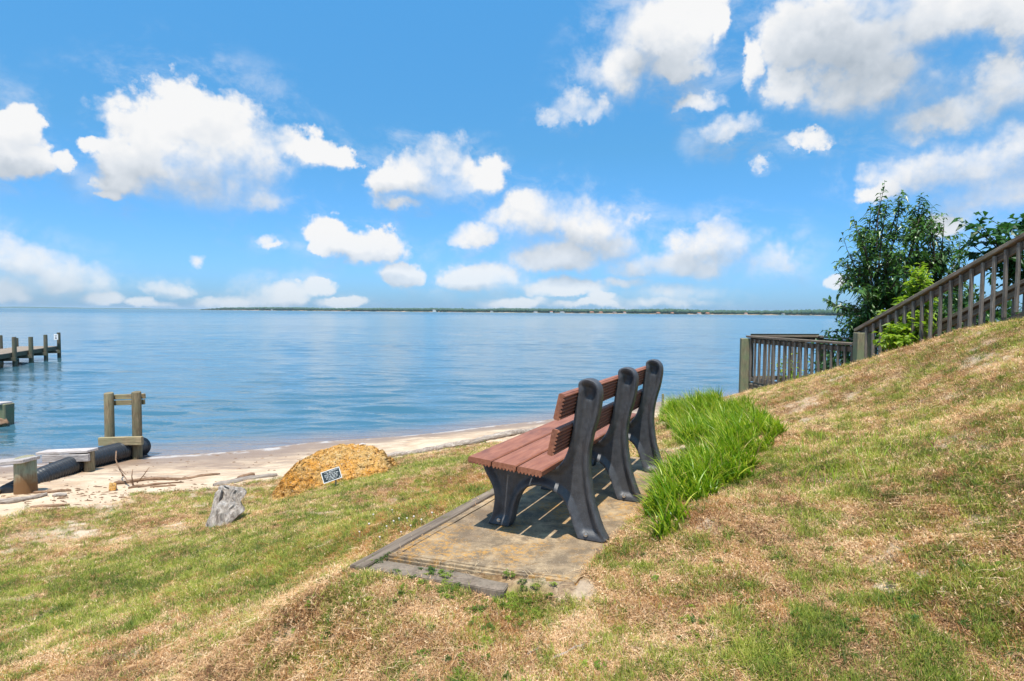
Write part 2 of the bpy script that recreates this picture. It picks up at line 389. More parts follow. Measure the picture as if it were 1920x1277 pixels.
def m_stump():
    m, t, b = mat('grey_weathered_stump'); P = t.new('ShaderNodeTexCoord').outputs['Object']
    S = t.vec('MULTIPLY', P, (13, 13, 2.2)); n = t.noise(S, 2.0, 8, 0.68, 0.6); n2 = t.noise(P, 12.0, 5, 0.6)
    c = t.mix(t.ramp(n, [(0.36, 0), (0.62, 1)]), (0.13, 0.10, 0.08), (0.40, 0.345, 0.29))
    c = t.mix(t.ramp(n2, [(0.5, 0), (0.7, 0.7)]), c, (0.56, 0.53, 0.50))
    t.l.new(c, b.inputs['Base Color']); b.inputs['Roughness'].default_value = 0.92
    t.l.new(t.bump(n, 1.0, 0.02), b.inputs['Normal']); return m
MAT['stump'] = m_stump()
def m_concrete():
    m, t, b = mat('stained_concrete'); P = t.new('ShaderNodeTexCoord').outputs['Object']
    n = t.noise(P, 2.4, 7, 0.62); n2 = t.noise(P, 9.0, 6, 0.7); f = t.noise(P, 120.0, 3, 0.7); sp = t.noise(P, 60.0, 2, 0.5)
    c = t.mix(t.ramp(n, [(0.35, 0), (0.65, 1)]), (0.17, 0.115, 0.068), (0.46, 0.335, 0.195))
    c = t.mix(t.ramp(n2, [(0.40, 0), (0.58, 0.85)]), c, (0.13, 0.092, 0.056))
    lich = t.math('MULTIPLY', t.ramp(t.noise(P, 3.1, 5, 0.6, 0.5), [(0.47, 0), (0.60, 1)]), t.ramp(t.noise(P, 34.0, 5, 0.7), [(0.45, 0), (0.58, 1)]))
    c = t.mix(t.math('MULTIPLY', lich, 0.75), c, (0.46, 0.23, 0.04))
    c = t.mix(t.ramp(f, [(0.60, 0), (0.68, 0.7)]), c, (0.55, 0.47, 0.36))
    c = t.mix(t.ramp(f, [(0.30, 0.7), (0.38, 0)]), c, (0.08, 0.065, 0.05))
    t.l.new(c, b.inputs['Base Color']); b.inputs['Roughness'].default_value = 0.93
    t.l.new(t.bump(t.math('ADD', t.math('MULTIPLY', f, .8), n2), 0.5, 0.006), b.inputs['Normal']); return m
MAT['concrete'] = m_concrete()

def leaf_mat(name, cols, trans=0.35, rough=0.5, attr='GEOMETRY', spec=0.4):
    m = bpy.data.materials.new(name); m.use_nodes = True; t = NT(m.node_tree); t.n.clear()
    out = t.new('ShaderNodeOutputMaterial'); b = t.new('ShaderNodeBsdfPrincipled'); tr = t.new('ShaderNodeBsdfTranslucent'); mx = t.new('ShaderNodeMixShader')
    f = t.attr('tint', attr); n = len(cols)
    c = t.ramp(f, [(i / (n - 1), cols[i]) for i in range(n)])
    t.l.new(c, b.inputs['Base Color']); b.inputs['Roughness'].default_value = rough; b.inputs['Specular IOR Level'].default_value = spec
    t.l.new(t.vec('MULTIPLY', c, (1.25, 1.35, 0.7)), tr.inputs[0]); mx.inputs[0].default_value = trans
    t.l.new(b.outputs[0], mx.inputs[1]); t.l.new(tr.outputs[0], mx.inputs[2]); t.l.new(mx.outputs[0], out.inputs[0]); return m
MAT['cherry'] = leaf_mat('dark_cherry_leaf', [(0.020, 0.062, 0.018), (0.045, 0.115, 0.025), (0.075, 0.17, 0.032), (0.12, 0.23, 0.045)], 0.25, 0.38, spec=0.45)
MAT['broad'] = leaf_mat('broad_green_leaf', [(0.02, 0.06, 0.02), (0.035, 0.11, 0.03), (0.06, 0.17, 0.035)], 0.35, 0.4)
MAT['yellow'] = leaf_mat('yellow_green_leaf', [(0.12, 0.22, 0.02), (0.24, 0.36, 0.03), (0.40, 0.48, 0.05)], 0.45, 0.45)
MAT['liriope'] = leaf_mat('strap_grass_blade', [(0.055, 0.13, 0.010), (0.13, 0.26, 0.014), (0.27, 0.40, 0.02), (0.50, 0.53, 0.06), (0.50, 0.38, 0.18)], 0.35, 0.4)
MAT['dry'] = leaf_mat('dry_straw', [(0.13, 0.060, 0.032), (0.44, 0.250, 0.120), (0.69, 0.44, 0.230), (0.82, 0.62, 0.40)], 0.15, 0.7, 'INSTANCER', 0.2)
MAT['rust'] = leaf_mat('rusty_straw', [(0.22, 0.09, 0.03), (0.40, 0.18, 0.05), (0.50, 0.29, 0.11)], 0.15, 0.7, 'INSTANCER', 0.2)
MAT['green'] = leaf_mat('lawn_blade', [(0.07, 0.115, 0.018), (0.20, 0.25, 0.035), (0.36, 0.39, 0.06), (0.56, 0.50, 0.13)], 0.3, 0.55, 'INSTANCER', 0.3)
MAT['clover'] = leaf_mat('clover_leaf', [(0.05, 0.10, 0.015), (0.13, 0.20, 0.02), (0.28, 0.34, 0.04)], 0.3, 0.5, 'INSTANCER', 0.3)
MAT['flower'] = simple('white_clover_flower', (0.7, 0.64, 0.58), 0.8)

# ------------------------------------------------------------------ terrain height
WATER = -1.85
O_ = np.array([0.494, 3.168]); YAW = 1.129
cps = []
for (px, py) in [(-250,897),(0,874),(140,866),(270,858),(360,851),(497,841),(589,829),(658,824),(795,814),(910,800),(1038,785.5),(1245,752)]: cps.append(atz(px, py, WATER))
for (px, py, z) in [(-150,985,-1.50),(0,963,-1.52),(60,948,-1.54),(149,942,-1.55),(253,924,-1.56),(357,915,-1.57),(420,909,-1.57),(520,893,-1.55),(739,859,-1.50),(837,840,-1.42),(910,831,-1.36),(1000,815,-1.33),
                    (515,938,-1.40),(620,905,-1.40),(700,880,-1.38),(150,900,-1.68),(450,880,-1.70),(0,1100,-1.15),(0,1277,-0.72),(200,1040,-1.24),(200,1150,-0.82),
                    (400,1000,-1.08),(400,1100,-0.62),(600,1000,-0.58),(600,960,-0.92),(600,1100,-0.26),(500,1277,-0.28),(250,1277,-0.5),(800,1000,-0.10),(800,940,-0.42),(860,880,-0.75),(880,850,-1.1),
                    (760,1200,-0.07),(960,1277,-0.08),(960,1130,-0.04),(1200,1277,-0.06),(1120,1120,-0.02),(1500,1277,0.02),(1920,1277,0.08)]: cps.append(atz(px, py, z))
for (px, py, Y) in [(1400,747,10.9),(1500,717,9.9),(1600,690,9.0),(1700,655,8.1),(1400,745,8.9),(1450,732,8.7),(1550,704,8.4),(1650,674,8.0),(1800,624,7.1),(1920,605,6.2),
                    (1480,800,6.0),(1600,760,6.3),(1700,800,4.6),(1800,740,4.9),(1920,900,2.75),(1920,760,3.9),(1550,900,3.75),(1700,1000,2.8),(1350,950,3.4),(1300,870,4.9),(1420,860,4.6),
                    (1360,790,7.3),(1250,790,8.0),(1290,765,9.5),(1250,1010,3.1)]: cps.append(at(px, py, Y))
W_ = [(-.85,2.9,-.04),(-.62,2.98,-.035),(.29,2.68,-.03),(-.35,3.6,-.03),(-.05,4.3,-.04),(.35,5.2,-.08),(1.5,5.1,.03),(1.0,4.0,.02),(.65,3.3,.01),(.3,4.0,-.03),(.9,5.9,-.2),(-.3,6,-.8),(2,10,-.75),
      (1.6,13.5,-1.50),(3.2,14,-1.40),(5.5,13.5,-1.2),(5.5,12,-.75),(7,11.5,-.4),(7,9.5,.25),(8.5,10,.3),(8,12.5,-.7),(6.4,8,.62),(9,7,1.3),(8,17,-1.55),(12,15,-1.2),(11,10,.6),(13,22,-1.7),(7.5,24,-2.0),(14,28,-2.1),
      (7,3,1.5),(7,0,1.1),(4,0,.5),(4,-4,.4),(0,-1,-.05),(-2,-1,-.2),(0,-6,.1),(-5,0,-.75),(-6,-5,-.6),(-10,2,-1.2),(-12,-5,-1.1),(-13,7,-1.55),(-16,10,-2.0),(10,-5,1.3),(14,3,2.0),(20,8,2.2),(20,-5,2.0),(-18,3,-1.5),
      (-4,18,-2.25),(-12,17,-2.3),(4,23,-2.2),(0,28,-2.6),(-20,25,-2.6),(18,30,-2.4),(-26,14,-2.6),(-30,-6,-1.3),(20,20,-1.0),(0,-14,.2)]
CPT = np.array([list(c) for c in cps] + [list(w) for w in W_])
def _tps_fit(P, lam=0.004):
    n = len(P); d = np.linalg.norm(P[:, None, :2] - P[None, :, :2], axis=-1)
    K = np.where(d > 0, d * d * np.log(d + 1e-12), 0) + lam * np.eye(n)
    Q = np.c_[np.ones(n), P[:, :2]]; A = np.block([[K, Q], [Q.T, np.zeros((3, 3))]])
    return np.linalg.solve(A, np.r_[P[:, 2], np.zeros(3)])
_W = _tps_fit(CPT)
PAD = np.array([(-.62, 2.99), (.30, 2.69), (1.43, 5.02), (.50, 5.28)])
def in_poly(x, y, poly):
    ins = np.zeros(np.shape(x), bool); n = len(poly)
    for i in range(n):
        x1, y1 = poly[i]; x2, y2 = poly[(i + 1) % n]
        c = ((y1 > y) != (y2 > y)) & (x < (x2 - x1) * (y - y1) / (y2 - y1 + 1e-12) + x1); ins ^= c
    return ins
def poly_dist(x, y, poly, closed=True):
    dm = np.full(np.shape(x), 1e9); n = len(poly)
    for i in range(n if closed else n - 1):
        a = np.array(poly[i]); b = np.array(poly[(i + 1) % n]); ab = b - a
        tt = np.clip(((x - a[0]) * ab[0] + (y - a[1]) * ab[1]) / (ab @ ab), 0, 1)
        dm = np.minimum(dm, np.hypot(x - a[0] - tt * ab[0], y - a[1] - tt * ab[1]))
    return dm
def base_h(x, y):
    x = np.asarray(x, float); y = np.asarray(y, float); xs = np.clip(x, -30, 22); ys = np.clip(y, -12, 30)
    sh = xs.shape; xf = xs.ravel(); yf = ys.ravel(); out = np.zeros(len(xf))
    for s in range(0, len(xf), 40000):
        xx = xf[s:s + 40000, None]; yy = yf[s:s + 40000, None]
        r2 = (xx - CPT[None, :, 0]) ** 2 + (yy - CPT[None, :, 1]) ** 2
        out[s:s + 40000] = (0.5 * r2 * np.log(r2 + 1e-12)) @ _W[:len(CPT)] + _W[-3] + _W[-2] * xx[:, 0] + _W[-1] * yy[:, 0]
    return np.clip(out.reshape(sh), -3.0, 3.2)
def height(x, y):
    z = base_h(x, y); x = np.asarray(x, float); y = np.asarray(y, float)
    dry = np.clip((z - WATER) / 0.25, 0, 1)
    z = z + dry * ((fbm(x, y, 1.3, 4) - .5) * 0.10 + (fbm(x + 50, y, 7.0, 3) - .5) * 0.028)
    ins = in_poly(x, y, PAD); d = poly_dist(x, y, PAD)
    k = np.where(ins, 1.0, np.clip(1 - d / 0.16, 0, 1)); k = k * k * (3 - 2 * k)
    side = np.clip((x - (y - 3.9) * .5 - .25) / .5, -1, 1)     # hill side of the slab is a touch higher
    tgt = np.where(ins, -0.05, -0.022 + 0.030 * np.clip(side, 0, 1))
    return z * (1 - k) + tgt * k
def hit(px, py):
    """where the ray through a photo pixel meets the ground"""
    d = ray(px, py); ts = np.geomspace(1.2, 60, 900) / d[1]; P = CP[None] + ts[:, None] * d[None]
    h = height(P[:, 0], P[:, 1]); below = np.nonzero(P[:, 2] < h)[0]
    p = P[below[0]] if len(below) else P[-1]
    return np.array([p[0], p[1], float(height(np.array([p[0]]), np.array([p[1]]))[0])])
def gz(x, y): return float(height(np.array([float(x)]), np.array([float(y)]))[0])

GRASSLINE = [(-30, 3.0), (-14, 5.2)] + [tuple(hit(*p)[:2]) for p in [(-150,985),(0,963),(60,950),(149,943),(208,937),(253,926),(357,916),(420,910),(520,893),(640,872),(739,859),(837,841),(910,832)]] + [(1.2, 11.6), (3.5, 12.9), (6, 14.6), (12, 17), (30, 22)]
GL = np.array(GRASSLINE)
def grass_side(x, y):
    """>0 on the lawn side, metres from the line where sand begins"""
    x = np.asarray(x, float); y = np.asarray(y, float); d = poly_dist(x, y, GRASSLINE, False)
    yl = np.interp(x, GL[:, 0], GL[:, 1]); return np.where(y < yl, d, -d)

# ------------------------------------------------------------------ ground cover masks (world space)
GREEN = [(250,1075,1.2,2.8,1.0),(520,1040,.9,2.0,.9),(60,1120,1.1,2.6,1.0),(700,900,.8,1.4,.9),(820,870,.9,1.2,1.0),(600,965,.6,1.2,.8),(100,985,1.0,1.6,.35),(420,930,.7,1.2,.5),(960,1130,.10,.22,.8),
         (1750,700,1.2,1.6,.3),(1850,800,.8,1.0,.35),(1690,800,.6,.7,.4),(1540,850,.35,.5,.8),(1650,860,.3,.5,.7),(1450,1200,.4,.4,.2),(1850,1050,.4,.5,.25),(1560,640,1.5,1.5,.3),(60,1190,.4,.5,.8)]
_gc = [(hit(g[0], g[1])[:2], g[2], g[3], g[4]) for g in GREEN]
RUST = [(700,985,.55,.9,1.0),(830,930,.4,.8,1.0),(600,1020,.3,.7,.7),(860,905,.3,.6,.8)]
_rc = [(hit(g[0], g[1])[:2], g[2], g[3], g[4]) for g in RUST]
_bc = [(hit(g[0], g[1])[:2], g[2], g[3], g[4]) for g in [(1665,1103,.075,.05,1.),(1735,1078,.06,.04,.9),(1330,990,.16,.12,.7),(1600,985,.2,.12,.4),(100,1005,.5,.5,.6),(330,990,.5,.4,.5),(1300,835,.13,.4,.8),(1500,1020,.15,.1,.4),(640,1170,.2,.15,.35),(330,1150,.4,.2,.4)]]
_kc = [(hit(g[0], g[1])[:2], g[2], g[3], 1.0) for g in [(620,1160,.55,.6),(850,1210,.4,.5),(420,1230,.5,.7),(1100,1230,.3,.4),(750,1080,.3,.5),(1480,770,.6,.45),(1350,960,.4,.25),(200,1250,.4,.5)]]
def blobs(x, y, lst):
    r = np.zeros(np.shape(x))
    for (c, a, b, s) in lst:
        dx = (x - c[0]); dy = (y - c[1]); r = np.maximum(r, s * np.exp(-((dx / b) ** 2 + (dy / a) ** 2) * .9))
    return r
def green_mask(x, y):
    n = fbm(x + 9, y + 3, 1.6, 4); n2 = fbm(x, y + 77, 9.0, 3)
    return np.clip(0.215 + blobs(x, y, _gc) * 0.72 - blobs(x, y, _kc) * .30 + (n - .5) * .55 + (n2 - .5) * 1.7, 0.04, .85)
def rust_mask(x, y): return np.clip(.07 + blobs(x, y, _rc) + (fbm(x, y + 31, 4.0, 3) - .5) * .9, 0, 1)
def bare_mask(x, y): return np.clip(blobs(x, y, _bc) * 1.2 + np.clip((fbm(x + 31, y, 3.0, 4) - .60) * 5, 0, .6), 0, 1)

# ------------------------------------------------------------------ terrain meshes
def m_lawn():
    m, t, b = mat('dry_lawn_soil'); P = t.new('ShaderNodeTexCoord').outputs['Object']
    n = t.noise(P, 7.0, 8, 0.66); f = t.noise(P, 55.0, 6, 0.75); g = t.attr('green'); s = t.attr('sand'); r = t.attr('rust')
    c = t.mix(t.ramp(n, [(0.35, 0), (0.65, 1)]), (0.25, 0.145, 0.07), (0.52, 0.345, 0.185))
    c = t.mix(t.ramp(f, [(0.40, 0.75), (0.55, 0)]), c, (0.13, 0.075, 0.045))
    c = t.mix(t.ramp(f, [(0.56, 0), (0.70, .7)]), c, (0.56, 0.43, 0.29))
    c = t.mix(t.math('MULTIPLY', g, 0.45), c, (0.19, 0.20, 0.045))
    c = t.mix(t.math('MULTIPLY', r, 0.55), c, (0.34, 0.16, 0.05))
    c = t.mix(t.smooth(s, 0.2, 0.9), c, t.mix(f, (0.50, 0.36, 0.24), (0.72, 0.60, 0.46)))
    t.l.new(c, b.inputs['Base Color']); b.inputs['Roughness'].default_value = 0.95; b.inputs['Specular IOR Level'].default_value = 0.1
    t.l.new(t.bump(t.math('ADD', n, f), 0.9, 0.02), b.inputs['Normal']); return m
def m_sand():
    m, t, b = mat('beach_sand'); P = t.new('ShaderNodeTexCoord').outputs['Object']
    z = t.attr('height'); n = t.noise(P, 1.6, 6, 0.6); f = t.noise(P, 40.0, 5, 0.7)
    zz = t.math('ADD', z, t.math('MULTIPLY', t.math('SUBTRACT', n, 0.5), 0.10))
    c = t.mix(t.ramp(n, [(0.35, 0), (0.65, 1)]), (0.47, 0.33, 0.21), (0.66, 0.52, 0.365))
    c = t.mix(t.ramp(f, [(0.35, 0.5), (0.5, 0)]), c, (0.33, 0.22, 0.15))
    streak = t.noise(t.vec('MULTIPLY', P, (0.5, 2.2, 3)), 2.4, 6, 0.65)
    peb = t.noise(P, 16.0, 5, 0.75)
    wet = t.smooth(zz, 0.15, 0.05)
    c = t.mix(t.math('MULTIPLY', t.math('MULTIPLY', t.smooth(zz, 0.27, 0.14), t.ramp(streak, [(0.45, 0), (0.58, 1)])), 0.7), c, (0.24, 0.17, 0.13))
    c = t.mix(t.math('MULTIPLY', wet, 0.85), c, (0.25, 0.165, 0.11))
    c = t.mix(t.math('MULTIPLY', t.ramp(peb, [(0.58, 0), (0.64, 1)]), 0.35), c, (0.30, 0.20, 0.15))
    foam = t.math('MULTIPLY', t.math('MULTIPLY', t.smooth(t.math('ADD', z, t.math('MULTIPLY', t.math('SUBTRACT', t.noise(P, 1.1, 4, .6), .5), 0.045)), 0.034, 0.020), t.smooth(z, -0.01, 0.006)), t.ramp(t.noise(P, 1.8, 6, 0.68), [(0.50, 0), (0.57, 1)]))
    c = t.mix(t.math('MULTIPLY', foam, 0.38), c, (0.80, 0.80, 0.79))
    t.l.new(c, b.inputs['Base Color']); t.l.new(t.math('MULTIPLY_ADD', wet, -0.45, 0.92), b.inputs['Roughness'])
    t.l.new(t.bump(t.math('ADD', t.math('MULTIPLY', n, 2.0), f), 0.6, 0.02), b.inputs['Normal']); return m

def polar(rs, an):
    R, A = np.meshgrid(rs, an, indexing='ij'); return R * np.sin(A), R * np.cos(A)
def polar_faces(nr, na, keep=None):
    i, j = np.meshgrid(np.arange(nr - 1), np.arange(na - 1), indexing='ij'); a = (i * na + j).ravel()
    F = np.stack([a, a + na, a + na + 1, a + 1], 1); return F
NA = 760
ang = np.concatenate([np.linspace(-math.pi, -1.0, 60, endpoint=False), np.linspace(-1.0, 1.0, NA, endpoint=False), np.linspace(1.0, math.pi, 61)])
rs = np.concatenate([[0.02, .3, .7], np.geomspace(1.0, 34, 330)])
X, Y = polar(rs, ang); Z = height(X, Y)
S = grass_side(X, Y) + (fbm(X, Y, 2.2, 4) - .5) * 1.1 + (fbm(X + 5, Y, 9, 2) - .5) * .3
G_ = green_mask(X, Y); B_ = bare_mask(X, Y); Rm = rust_mask(X, Y)
Fc = polar_faces(*X.shape)
Fz = S.ravel()[Fc].mean(1); lawnF = Fz > 0
V = np.stack([X.ravel(), Y.ravel(), Z.ravel()], 1)
sandattr = np.clip(np.maximum(1 - S / 0.55, B_), 0, 1).ravel()
def submesh(name, F, material):
    u, inv = np.unique(F.ravel(), return_inverse=True)
    return mesh_np(name, V[u], inv.reshape(F.shape), material, smooth=True, attrs=dict(green=G_.ravel()[u], sand=sandattr[u], rust=Rm.ravel()[u], height=Z.ravel()[u] - WATER))
lawn = submesh('lawn', Fc[lawnF], m_lawn()); lawn['kind'] = 'structure'
beach = submesh('beach', Fc[~lawnF], m_sand()); beach['kind'] = 'structure'

# ------------------------------------------------------------------ water
def m_water():
    m, t, b = mat('river_water'); P = t.new('ShaderNodeTexCoord').outputs['Object']
    dep = t.attr('depth'); dist = t.attr('dist')
    n1 = t.noise(t.vec('MULTIPLY', P, (0.30, 1.0, 1)), 1.9, 5, 0.58, 0.5)
    n2 = t.noise(t.vec('MULTIPLY', P, (0.5, 1.25, 1)), 0.62, 5, 0.55, 0.4)
    n3 = t.noise(t.vec('MULTIPLY', P, (0.6, 1.0, 1)), 0.16, 4, 0.6)
    band = t.noise(t.vec('MULTIPLY', P, (0.10, 1.0, 1)), 0.016, 5, 0.6)
    big = t.noise(t.vec('MULTIPLY', P, (0.35, 1.0, 1)), 0.0035, 4, 0.6)
    h = t.math('ADD', t.math('MULTIPLY', n1, 0.75), t.math('ADD', t.math('MULTIPLY', n2, 0.9), t.math('MULTIPLY', n3, 2.2)))
    calm = t.math('MULTIPLY_ADD', t.ramp(band, [(0.40, 0), (0.62, 1)]), 0.55, 0.45)
    bp = t.new('ShaderNodeBump'); bp.inputs['Distance'].default_value = 0.12; t.l.new(h, bp.inputs['Height']); t.l.new(t.math('MULTIPLY', calm, 0.9), bp.inputs['Strength'])
    t.l.new(bp.outputs[0], b.inputs['Normal'])
    shallow = t.smooth(dep, 0.20, 0.0)
    c = t.mix(shallow, (0.045, 0.12, 0.165), (0.17, 0.14, 0.13))
    c = t.mix(t.smooth(big, 0.45, 0.6), c, t.mix(shallow, (0.055, 0.14, 0.19), (0.18, 0.15, 0.14)))
    t.l.new(c, b.inputs['Base Color'])
    t.l.new(t.math('MULTIPLY_ADD', t.smooth(dist, 30, 900), 0.22, 0.06), b.inputs['Roughness'])
    b.inputs['IOR'].default_value = 1.333; b.inputs['Specular IOR Level'].default_value = 0.62
    return m
angw = np.concatenate([np.linspace(-1.45, -.95, 20, endpoint=False), np.linspace(-.95, .95, 560, endpoint=False), np.linspace(.95, 1.45, 21)])
rw = np.concatenate([np.geomspace(6, 360, 500), np.geomspace(380, 24000, 60)])
Xw, Yw = polar(rw, angw)
def waves(x, y):
    r_ = np.hypot(x, y); dr = r_ * .0083; z = np.zeros(x.shape); g2 = np.random.default_rng(5)
    wx = (fbm(x, y, .35, 3) - .5) * 2.2; wy = (fbm(x + 40, y + 7, .35, 3) - .5) * 2.2; calm_ = .45 + 1.1 * fbm(x * .35 + 3, y, .09, 3)
    for k in range(34):
        lam = .36 * (1.095 ** k); th = math.radians(97 + g2.normal(0, 20)); K = 2 * math.pi / lam; slope = .046 * min(1.0, 1.1 / lam) ** 1.25 + .003
        f_ = np.clip((lam / dr - 2.6) / 2.0, 0, 1); grp = np.clip(fbm(x + 13 * k, y + 5 * k, .9 / lam ** .8 * .35, 2) * 2.6 - .75, 0, 1.3)
        z += slope / K * f_ * grp * calm_ * np.sin(K * (math.cos(th) * (x + wx) + math.sin(th) * (y + wy * .6)) + g2.uniform(0, 6.28))
    return z
Zt = height(Xw, Yw); depw = np.where(np.hypot(Xw, Yw) < 32, np.clip(WATER - Zt, 0, 3), 3)
Vw = np.stack([Xw.ravel(), Yw.ravel(), (WATER + waves(Xw, Yw) * np.clip(depw / .25, 0.1, 1)).ravel()], 1)
Fw = polar_faces(*Xw.shape); Fw = Fw[:, ::-1]
yc = Vw[Fw][:, :, 1].mean(1); dm = depw.ravel()[Fw].max(1); rmn = np.hypot(Vw[Fw][:, :, 0].mean(1), yc)
Fw = Fw[(yc > 2) & ((dm > 0) | (rmn > 32))]
Fw = Fw[:, ::-1]
uw, inv = np.unique(Fw.ravel(), return_inverse=True)
water = mesh_np('water', Vw[uw], inv.reshape(Fw.shape), m_water(), smooth=True, attrs=dict(depth=depw.ravel()[uw], dist=np.hypot(Xw, Yw).ravel()[uw]))
water['kind'] = 'structure'

# ------------------------------------------------------------------ far shore with its woods and houses
def shore_pt(px, Y): 
    d = ray(px, 585); return np.array([d[0] / d[1] * Y, Y])
SH = [(372, 3300), (460, 3100), (700, 2800), (960, 2450), (1250, 2150), (1560, 1850), (1900, 1650), (2500, 1500)]
shp = np.array([shore_pt(*a) for a in SH]); seg = np.r_[0, np.cumsum(np.hypot(*np.diff(shp, axis=0).T))]
def shore_at(s): return np.array([np.interp(s, seg, shp[:, 0]), np.interp(s, seg, shp[:, 1])])
nS = 400; ss = np.linspace(0, seg[-1], nS); rows = []
outw = np.array([0.38, 1.0]); outw /= np.linalg.norm(outw)
for d_, z_ in [(0, -0.3), (6, 1.2), (25, 3.0), (160, 6), (600, 9)]:
    rows.append([(*(shore_at(s) + outw * (d_ + 5 * math.sin(s * .013) + 3 * math.sin(s * .05))), WATER + z_) for s in ss])
Vf = np.array(rows).reshape(-1, 3); ii, jj = np.meshgrid(np.arange(4), np.arange(nS - 1), indexing='ij'); a = (ii * nS + jj).ravel()
fm, ft, fb_ = mat('far_bank'); nP = ft.noise(ft.new('ShaderNodeTexCoord').outputs['Object'], 0.03, 4, 0.6)
ft.l.new(ft.mix(ft.ramp(nP, [(0.42, 0), (0.6, 1)]), (0.07, 0.10, 0.05), (0.42, 0.28, 0.17)), fb_.inputs['Base Color']); fb_.inputs['Roughness'].default_value = 1
fs = mesh_np('far_shore', Vf, np.stack([a, a + 1, a + nS + 1, a + nS], 1), fm, smooth=True); fs['kind'] = 'structure'

def m_foliage_far():
    m, t, b = mat('far_tree_canopy'); P = t.new('ShaderNodeTexCoord').outputs['Object']
    n = t.noise(P, 0.06, 3, 0.6); n2 = t.noise(P, 0.4, 3, 0.6)
    c = t.mix(n, (0.020, 0.055, 0.035), (0.045, 0.095, 0.045)); c = t.mix(t.ramp(n2, [(0.5, 0), (0.7, .6)]), c, (0.07, 0.13, 0.05))
    t.l.new(c, b.inputs['Base Color']); b.inputs['Roughness'].default_value = 0.9; return m
ico = bmesh.new(); bmesh.ops.create_icosphere(ico, subdivisions=1, radius=1.0); icoV = np.array([v.co[:] for v in ico.verts]); icoF = np.array([[v.index for v in f.verts] for f in ico.faces]); ico.free()
def clump_mesh(name, C, Rr, material, parent=None):
    n = len(C); jit = 1 + (rng.random((n, len(icoV), 1)) - .5) * .5
    Vv = C[:, None, :] + icoV[None] * Rr[:, None, :] * jit; Ff = icoF[None] + (np.arange(n) * len(icoV))[:, None, None]
    return mesh_np(name, Vv.reshape(-1, 3), Ff.reshape(-1, 3), material, parent, smooth=True)
n = 5200; s = rng.random(n) * seg[-1]; back = rng.random(n) ** 1.5 * 150 + 14
pts = np.array([shore_at(v) for v in s]) + outw * back[:, None]
hh = 9.5 + 4.5 * vnoise(s * .006, s * 0) + rng.random(n) * 3.0 - 1.0
hh *= np.clip((s + 60) / 260, .25, 1)
C_ = np.c_[pts, WATER + 1.5 + hh * .55 + back * .015]; R_ = np.c_[rng.uniform(5, 10, n), rng.uniform(5, 10, n), hh * .55]
fw = clump_mesh('far_woods', C_, R_, m_foliage_far()); tag(fw, 'dark green band of woods along the far shore of the river', 'woods', kind='stuff')
# much further low land at the left
d0 = [shore_pt(px, 9500) for px in np.linspace(-500, 470, 120)]
Vd = []; 
for i, p in enumerate(d0):
    hgt = (22 + 5 * math.sin(i * .31) + 3 * math.sin(i * 1.1)) * min(1, max(0.12, (119 - i) / 70.0)); Vd += [(p[0], p[1], WATER - .5), (p[0], p[1] + 40, WATER + hgt), (p[0], p[1] + 900, WATER + hgt), (p[0], p[1] + 940, WATER - .5)]
Fd = [(i * 4 + k, i * 4 + k + 1, i * 4 + k + 5, i * 4 + k + 4) for i in range(119) for k in range(3)]
dl = mesh_np('distant_land', np.array(Vd), np.array([f[::-1] for f in Fd]), m_foliage_far(), smooth=True); dl['kind'] = 'structure'

HW = [simple('pale_house_wall', (0.75, 0.72, 0.66), .8, 0, .3, .1), simple('orange_house_wall', (0.55, 0.30, 0.16), .8, 0, .3, .1)]
HR = [simple('grey_house_roof', (0.16, 0.15, 0.15), .9, 0, .3, .1), simple('red_house_roof', (0.36, 0.15, 0.09), .9, 0, .3, .1)]
def house(s, w, h, wi, ri, label):
    p = shore_at(s) + outw * 7; o = empty('house', (p[0], p[1], WATER + 1.0), 0.35, label, 'house', 'houses along the far shore')
    bm = bmesh.new(); box_bm(bm, (w, 8, h), Matrix.Translation((0, 0, h / 2))); finish(bm, 'wall', HW[wi], o)
    Vr = [(-w / 2 - .5, -4.6, h), (w / 2 + .5, -4.6, h), (w / 2 + .5, 4.6, h), (-w / 2 - .5, 4.6, h), (-w / 2 - .5, 0, h + 2.6), (w / 2 + .5, 0, h + 2.6)]
    mesh_np('roof', Vr, [(0, 1, 5, 4), (2, 3, 4, 5), (0, 4, 3), (1, 2, 5), (0, 3, 2, 1)], HR[ri], o)
def s_of_px(px):
    return float(np.interp(px, [a[0] for a in SH], seg))
hs = [(512, 9, 4, 0, 0), (822, 16, 8, 0, 0), (925, 11, 4, 0, 0), (1008, 14, 4, 0, 0), (1040, 10, 4, 0, 1), (1062, 18, 4, 0, 0), (1118, 16, 4, 1, 1), (1135, 13, 4, 1, 1), (1160, 14, 4, 1, 0), (1178, 9, 4, 0, 1), (1236, 16, 3.5, 1, 1), (1262, 12, 3.5, 1, 1), (1318, 12, 3.5, 0, 1), (1335, 13, 3.5, 1, 1), (1410, 9, 3.5, 0, 1), (1478, 8, 3, 0, 0)]
ORD = ['leftmost', 'second', 'third', 'fourth', 'fifth', 'sixth', 'seventh', 'eighth', 'ninth', 'tenth', 'eleventh', 'twelfth', 'thirteenth', 'fourteenth', 'fifteenth', 'rightmost']
for i_, (px, w, h, wi, ri) in enumerate(hs):
    look = ('orange' if wi else 'pale') + ' house with a ' + ('reddish' if ri else 'grey') + ' roof'
    lab = ORD[i_] + (' ' if i_ in (0, 15) else ' from the left, ') + 'tiny ' + look + ' on the far shore'
    if px == 822: lab = 'tallest pale building on the far shore, rising into the woods left of centre'
    house(s_of_px(px), w, h, wi, ri, lab)

